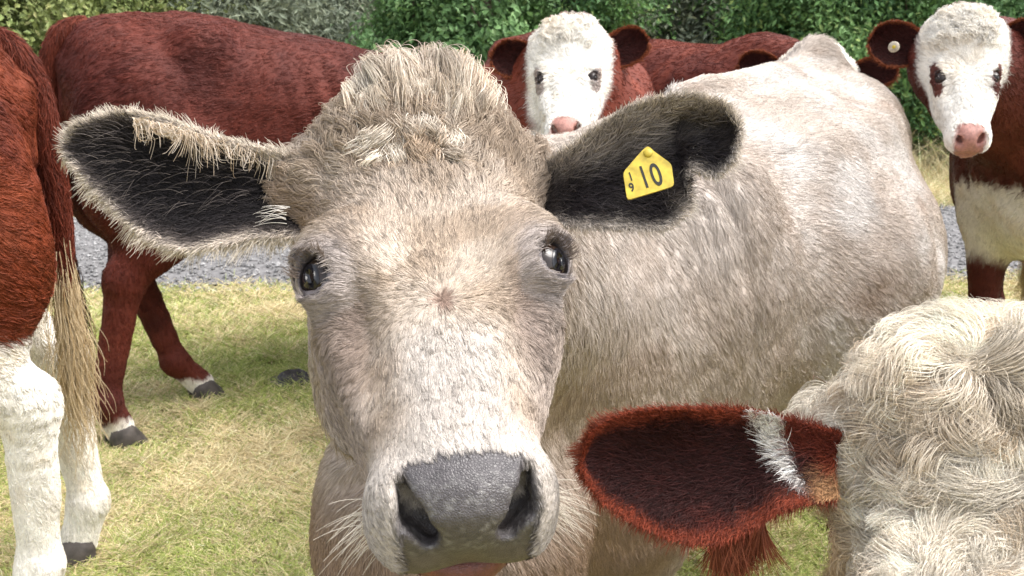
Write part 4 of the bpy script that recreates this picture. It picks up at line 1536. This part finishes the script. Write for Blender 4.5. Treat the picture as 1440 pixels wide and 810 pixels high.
def paddock():
    n = 60
    xs = np.concatenate([np.linspace(-120, -10, 12), np.linspace(-9, 9, 40), np.linspace(10, 120, 12)])
    ys = np.concatenate([np.linspace(-40, 0, 8), np.linspace(.4, 14, 50), np.linspace(16, 160, 14)])
    X, Y = np.meshgrid(xs, ys, indexing='ij')
    p = np.stack([X, Y, 0 * X], -1).reshape(-1, 3)
    p[:, 2] = -.012 + .010 * fbm(p, 1.3, 3)
    nx, ny = len(xs), len(ys)
    i, j = np.meshgrid(np.arange(nx - 1), np.arange(ny - 1), indexing='ij')
    i, j = i.ravel(), j.ravel()
    Q = np.stack([i * ny + j, (i + 1) * ny + j, (i + 1) * ny + j + 1, i * ny + j + 1], 1)
    tag(link('ground', mesh_data('ground', p, Q, ground_mat())), kind='structure')
    # track sheet with a worn, uneven edge
    xs = np.concatenate([np.linspace(-80, -7, 24), np.linspace(-6.8, 6.8, 160), np.linspace(7, 80, 24)])
    e = np.stack([xs, 0 * xs, 0 * xs], 1)
    y0 = road_near(xs) + .16 * fbm(e, 1.2, 5, 4)
    y1 = road_far(xs) + .20 * fbm(e, 1.0, 6, 4)
    rows = 9
    V, Q = [], []
    for k in range(rows):
        t = k / (rows - 1)
        z = .006 + .035 * math.sin(math.pi * t)
        V.append(np.stack([xs, y0 + (y1 - y0) * t, np.full(len(xs), z)], 1))
    m = len(xs)
    for k in range(rows - 1):
        i = np.arange(m - 1)
        Q.append(np.stack([k * m + i, k * m + i + 1, (k + 1) * m + i + 1, (k + 1) * m + i], 1))
    mat = flat_mat('gravel_bed', (.17, .165, .165), .95, .1, .35, 30, bump=.8)
    tag(link('gravel_track', mesh_data('gravel_track', np.concatenate(V), np.concatenate(Q), mat)), kind='structure')
    # loose stones
    r = np.random.default_rng(21)
    ns = 22000
    x = r.uniform(-4.5, 5.5, ns)
    t = r.random(ns)
    y = road_near(x) - .12 + (road_far(x) - road_near(x) + .24) * t
    sz = .006 + .011 * r.random(ns) ** 2
    z = .006 + .035 * np.sin(math.pi * np.clip(t, 0, 1)) + sz * .2
    octv = np.array([(1, 0, 0), (-1, 0, 0), (0, 1, 0), (0, -1, 0), (0, 0, .7), (0, 0, -.7)], float)
    octf = np.array([(0, 2, 4), (2, 1, 4), (1, 3, 4), (3, 0, 4), (2, 0, 5), (1, 2, 5), (3, 1, 5), (0, 3, 5)])
    vv = octv[None] * (.6 + .8 * r.random((ns, 6, 1)))
    a = r.random(ns) * 6.28
    ca, sa = np.cos(a)[:, None], np.sin(a)[:, None]
    vv = np.stack([vv[..., 0] * ca - vv[..., 1] * sa, vv[..., 0] * sa + vv[..., 1] * ca, vv[..., 2]], -1) * sz[:, None, None] + np.stack([x, y, z], 1)[:, None]
    ff = octf[None] + 6 * np.arange(ns)[:, None, None]
    g = (.11 + .22 * r.random(ns))[:, None] * np.array((1, .985, .98))
    tag(link('gravel', mesh_data('gravel', vv.reshape(-1, 3), ff.reshape(-1, 3), attr_mat('stones', .9, .15, 60, .1), np.repeat(g, 6, 0), smooth=False)), kind='stuff')

    # short grazed turf: green and bleached blades together
    M_GRASS = attr_mat('grass_blades', .6, .25, 8, .1)

    def blades(name, n, ya, yb, xl, hgt, seed, wid, dry=0.0, clear=True, flat=.5):
        r = np.random.default_rng(seed)
        y = ya * (yb / ya) ** r.random(n)
        x = (r.random(n) * 2 - 1) * xl(y)
        p = np.stack([x, y, 0 * x], 1)
        if clear:
            ok = (y < road_near(x) + .10 * r.normal(size=n)) | (y > road_far(x) + .12 * r.normal(size=n))
            p = p[ok]
        ok = in_view(p, 1.15)
        p = p[ok]
        n = len(p)
        d1, d2 = fbm(p, 1.1, 61), fbm(p, 6, 62)
        straw = r.random(n) < np.clip(.56 + .75 * d1 + .45 * d2 + dry, .06, .96)
        tall = hgt * (.4 + 1.0 * r.random(n) ** 1.4) * (1 + .9 * d2).clip(.3, 2)
        lie = np.where(straw, flat + .5 * r.random(n), .25 + .5 * r.random(n)) * 1.25
        a = r.random(n) * 6.283
        d0 = np.stack([np.cos(a) * np.sin(lie), np.sin(a) * np.sin(lie), np.maximum(np.cos(lie), .08)], 1)
        tt = np.linspace(0, 1, 4)[None, :, None]
        b = np.stack([np.cos(a), np.sin(a), -.35 + 0 * a], 1)
        pts = p[:, None] + d0[:, None] * tall[:, None, None] * tt + b[:, None] * (tall * .35)[:, None, None] * tt ** 2
        pts[..., 2] = np.maximum(pts[..., 2], .003)
        gr = mix(np.array((.17, .23, .05)), np.array((.40, .42, .14)), r.random(n))
        st = mix(np.array((.42, .34, .18)), np.array((.66, .57, .36)), r.random(n))
        col = np.where(straw[:, None], st, gr) * (1 + .15 * r.normal(size=n))[:, None]
        w = wid(p[:, 1])[:, None] * (1 - .8 * tt[..., 0])
        o = strands(name, None, pts, w, np.clip(col * 1.2, .01, .8), M_GRASS)
        return tag(o, kind='stuff')
    blades('grass', NF(420000), 1.5, 5.6, lambda y: .62 * y, .040, 31, lambda y: .0011 + .0002 * y)
    blades('dry_grass', NF(90000), 7.3, 13.0, lambda y: .62 * y, .10, 32, lambda y: .0025 + 0 * y, dry=.45, flat=.2)
    # tall bleached stems at the foot of the shrubs
    blades('tall_grass', NF(9000), 9.0, 11.5, lambda y: .62 * y, .42, 33, lambda y: .003 + 0 * y, dry=.6, clear=False, flat=.05)
    # dung pat
    c = G(415, 538)
    V, Fq = [], []
    R, S = 9, 28
    for i in range(R + 1):
        for j in range(S):
            th = 2 * math.pi * j / S
            k = i / R
            q = np.array([c[0] + .105 * k * math.cos(th), c[1] + .105 * k * math.sin(th), 0])
            wob = 1 + .22 * float(noise(np.array([math.cos(th) * 1.6, math.sin(th) * 1.6, 2.2]), 1, 4))
            q[:2] = c[:2] + (q[:2] - c[:2]) * wob
            h = .042 * (1 - k ** 3) * (.75 + .25 * math.cos(k * 14)) + .012 * float(fbm(q, 38, 5))* (1 - k ** 4)
            q[2] = max(h, -.002) + .002
            V.append(q)
    for i in range(R):
        for j in range(S):
            Fq.append((i * S + j, (i + 1) * S + j, (i + 1) * S + (j + 1) % S, i * S + (j + 1) % S))
    o = link('cow_pat', mesh_data('cow_pat', V, Fq, flat_mat('dung', (.045, .04, .04), .7, .3, .5, 60, bump=.9)))
    tag(o, 'dark crusted cow pat on the grass beside the cream cow', 'dung')


# ------------------------------------------------------------------ shrubs behind the track
def crown_data(seed, n, rad, leaf, cols, long=1.6, clumps=70, tight=.125):
    r = np.random.default_rng(seed)
    d = unit(r.normal(size=(clumps, 3)))
    cc = d * (r.random(clumps) ** .45)[:, None] * np.array(rad)
    cc[:, 2] += rad[2] * .95
    k = r.integers(0, clumps, n)
    off = r.normal(size=(n, 3)) * tight * np.mean(rad)
    p = cc[k] + off
    p[:, 2] = np.maximum(p[:, 2], .03)
    out = unit(p - np.array([0, 0, rad[2] * .7]))
    nr = unit(out * .9 + r.normal(size=(n, 3)) * .75 + np.array([0, 0, .5]))
    e1 = unit(np.cross(nr, r.normal(size=(n, 3))))
    e2 = np.cross(nr, e1)
    sz = leaf * (.55 + .9 * r.random(n))[:, None]
    a = p - e1 * sz * long * .5
    b = p + e1 * sz * long * .5 - nr * sz * .12
    cL = p + e2 * sz * .42 + nr * sz * .14
    cR = p - e2 * sz * .42 + nr * sz * .14
    V = np.stack([a, cR, b, cL], 1).reshape(-1, 3)
    i = np.arange(n)[:, None] * 4
    T = np.concatenate([i + np.array([[0, 1, 2]]), i + np.array([[0, 2, 3]])])
    c0, c1, c2 = map(np.array, cols)
    tone = r.random(clumps)[k]
    col = mix(mix(c0, c1, tone), c2, (r.random(n) < .12) * r.random(n)) * (1 + .2 * r.normal(size=n)).clip(.4, 1.6)[:, None]
    return mesh_data('crown', V, T, M_LEAF, np.repeat(np.clip(col, .005, .6), 4, 0), smooth=False)


def tube(ctl, r0, r1, m=8):
    ctl = np.asarray(ctl, float)
    V, Q = [], []
    n = len(ctl)
    for i, c in enumerate(ctl):
        d = unit(ctl[min(i + 1, n - 1)] - ctl[max(i - 1, 0)])
        e1 = unit(np.cross(d, (0.3, 1, .2)))
        e2 = np.cross(d, e1)
        rr = r0 + (r1 - r0) * i / (n - 1)
        for q in range(m):
            th = 2 * math.pi * q / m
            V.append(c + rr * (math.cos(th) * e1 + math.sin(th) * e2))
        if i:
            Q += [((i - 1) * m + q, (i - 1) * m + (q + 1) % m, i * m + (q + 1) % m, i * m + q) for q in range(m)]
    return np.array(V), np.array(Q)


def trunk_data(seed, h, rad):
    r = np.random.default_rng(seed)
    Vs, Qs, off = [], [], 0
    z = np.linspace(0, h, 7)
    main = np.stack([.06 * np.cumsum(r.normal(size=7)), .06 * np.cumsum(r.normal(size=7)), z], 1)
    parts = [(main, .07, .02)]
    for k in range(9):
        i = r.integers(1, 6)
        d = unit(np.array([r.normal(), r.normal(), .7]))
        L = (.4 + .5 * r.random()) * rad[0]
        st = main[i]
        parts.append((np.array([st, st + d * L * .5 + (0, 0, .03), st + d * L + (0, 0, .12 * L)]), .028, .008))
    for c, a, b in parts:
        V, Q = tube(c, a, b)
        Vs.append(V)
        Qs.append(Q + off)
        off += len(V)
    return mesh_data('trunk', np.concatenate(Vs), np.concatenate(Qs), M_BARK)


def leaf_mat():
    m = attr_mat('leaves', .55, .3, 3, .1)
    nt = m.node_tree
    b = nt.nodes['Principled BSDF']
    out = nt.nodes['Material Output']
    tr = nt.nodes.new('ShaderNodeBsdfTranslucent')
    mxs = nt.nodes.new('ShaderNodeMixShader')
    mxs.inputs[0].default_value = .22
    src = b.inputs['Base Color'].links[0].from_socket
    nt.links.new(src, tr.inputs['Color'])
    nt.links.new(b.outputs[0], mxs.inputs[1])
    nt.links.new(tr.outputs[0], mxs.inputs[2])
    nt.links.new(mxs.outputs[0], out.inputs['Surface'])
    return m


M_LEAF = leaf_mat()
M_BARK = flat_mat('bark', (.16, .13, .11), .9, .1, .4, 30, bump=.6)


def shrubs():
    # kind: crown radii, leaf size, colours, label words
    kinds = {
        'light': dict(rad=(1.25, 1.1, 1.25), leaf=.040, n=20000, cols=((.15, .20, .06), (.27, .31, .11), (.42, .41, .18)), long=1.7, clumps=90),
        'bright': dict(rad=(1.05, .95, 1.15), leaf=.046, n=15000, cols=((.09, .18, .065), (.15, .27, .10), (.26, .38, .16)), long=1.5, clumps=50),
        'rich': dict(rad=(1.3, 1.1, 1.3), leaf=.033, n=24000, cols=((.06, .14, .055), (.15, .27, .085), (.32, .42, .14)), long=2.0, clumps=70),
        'dull': dict(rad=(1.35, 1.1, 1.5), leaf=.034, n=20000, cols=((.15, .18, .13), (.26, .29, .20), (.36, .38, .26)), long=3.0, clumps=80),
        'dark': dict(rad=(1.5, 1.3, 1.9), leaf=.048, n=16000, cols=((.06, .10, .075), (.11, .17, .11), (.18, .24, .13)), long=2.4, clumps=90),
    }
    data = {}
    for i, (k, q) in enumerate(kinds.items()):
        for v in (0, 1):
            data[k, v] = (crown_data(40 + i * 3 + v, q['n'], q['rad'], q['leaf'], q['cols'], q['long'], q['clumps']), trunk_data(80 + i * 3 + v, q['rad'][2] * 1.5, q['rad']))
    first = {}
    r = np.random.default_rng(17)

    def put(kind, px, y, sc, label, v=0, hz=1.0):
        x = (px - 720) / 1300 * (y * .97)
        t = empty('shrub', (x, y, -.02), label, 'shrub', 'shrubs along the far side of the track')
        a = r.random() * 6.28
        for nm, me in zip(('crown', 'trunk'), data[kind, v]):
            o = bpy.data.objects.new(nm, me)
            C.objects.link(o)
            o.parent = t
        t.rotation_euler = (0, 0, a)
        t.scale = (sc, sc, sc * hz)
    for a in SHRUBS:
        put(*a)


SHRUBS = [
    # front row, as they stand along the track
    ('light', -70, 9.6, 1.0, 'pale green leafy shrub at the picture edge above the orange-red cow', 0, 1.1),
    ('light', 60, 10.2, 1.05, 'yellow-green shrub between the orange-red rump and the tail of the all-red cow', 1, 1.15),
    ('light', 215, 11.4, 1.0, 'light green bush over the hips of the all-red cow', 0, 1.1),
    ('dull', 330, 12.2, 1.05, 'grey-green feathery shrub above the middle of the all-red back', 0, 1.0),
    ('dull', 450, 12.0, 1.0, 'dull olive shrub over the shoulders of the all-red cow', 1, 1.05),
    ('bright', 560, 10.8, .9, 'fresh green bush just above the tuft on the cream poll', 0, 1.2),
    ('bright', 655, 10.4, 1.0, 'bright green broad-leaved bush beside the white-faced cow over the tagged ear', 1, 1.2),
    ('rich', 800, 11.2, .95, 'deep green shrub straight behind the curly white poll of the middle face', 0, 1.2),
    ('dull', 905, 12.0, .95, 'greyish twiggy shrub above the upright red ear', 1, .9),
    ('dull', 1000, 11.6, .95, 'grey-green shrub over the half-hidden red back', 0, .95),
    ('rich', 1085, 10.9, .95, 'leafy green shrub left of the peak of the cream rump', 1, 1.15),
    ('rich', 1180, 10.6, 1.0, 'dense green shrub over the red ear behind the cream rump', 0, 1.15),
    ('rich', 1265, 10.4, .95, 'dense shrub beside the button-tagged ear', 1, 1.1),
    ('bright', 1385, 10.9, 1.0, 'green bush behind the white poll of the face by the gravel', 0, 1.25),
    ('rich', 1500, 10.7, 1.1, 'green shrub at the far end beyond the last cow', 0, 1.15),
    ('light', -200, 9.8, 1.1, 'pale shrub at the near end of the row', 1, 1.15),
    # darker, taller row behind
    ('dark', -120, 14.0, 1.25, 'dark bush behind the pale shrub at the picture edge', 0, 1.2),
    ('dark', 40, 14.2, 1.2, 'dark bush behind the yellow-green shrub', 1, 1.2),
    ('dull', 190, 14.5, 1.3, 'tall dull bush behind the light green bush', 0, 1.2),
    ('dark', 330, 14.9, 1.3, 'dark bush behind the grey-green feathery shrub', 0, 1.2),
    ('dull', 460, 15.0, 1.3, 'tall grey-green bush behind the dull olive shrub', 1, 1.2),
    ('dark', 600, 14.4, 1.25, 'dark tall bush behind the fresh green bush', 1, 1.2),
    ('dark', 740, 14.2, 1.2, 'dark tall bush behind the bright broad-leaved bush', 0, 1.2),
    ('dark', 880, 14.5, 1.25, 'dark tall bush behind the deep green shrub', 1, 1.2),
    ('dark', 1010, 14.4, 1.25, 'dark tall bush behind the grey shrubs over the half-hidden back', 0, 1.2),
    ('dark', 1140, 13.9, 1.2, 'dark tall bush behind the peak of the cream rump', 1, 1.2),
    ('dark', 1270, 13.6, 1.2, 'dark tall bush behind the button-tagged ear', 0, 1.2),
    ('dark', 1400, 13.8, 1.2, 'dark tall bush behind the face by the gravel', 1, 1.2),
    ('dark', 1540, 14.0, 1.2, 'dark tall bush at the far end of the back row', 0, 1.2),
]

FURQ = 1.0
paddock()
shrubs()
main_cow()
herd()
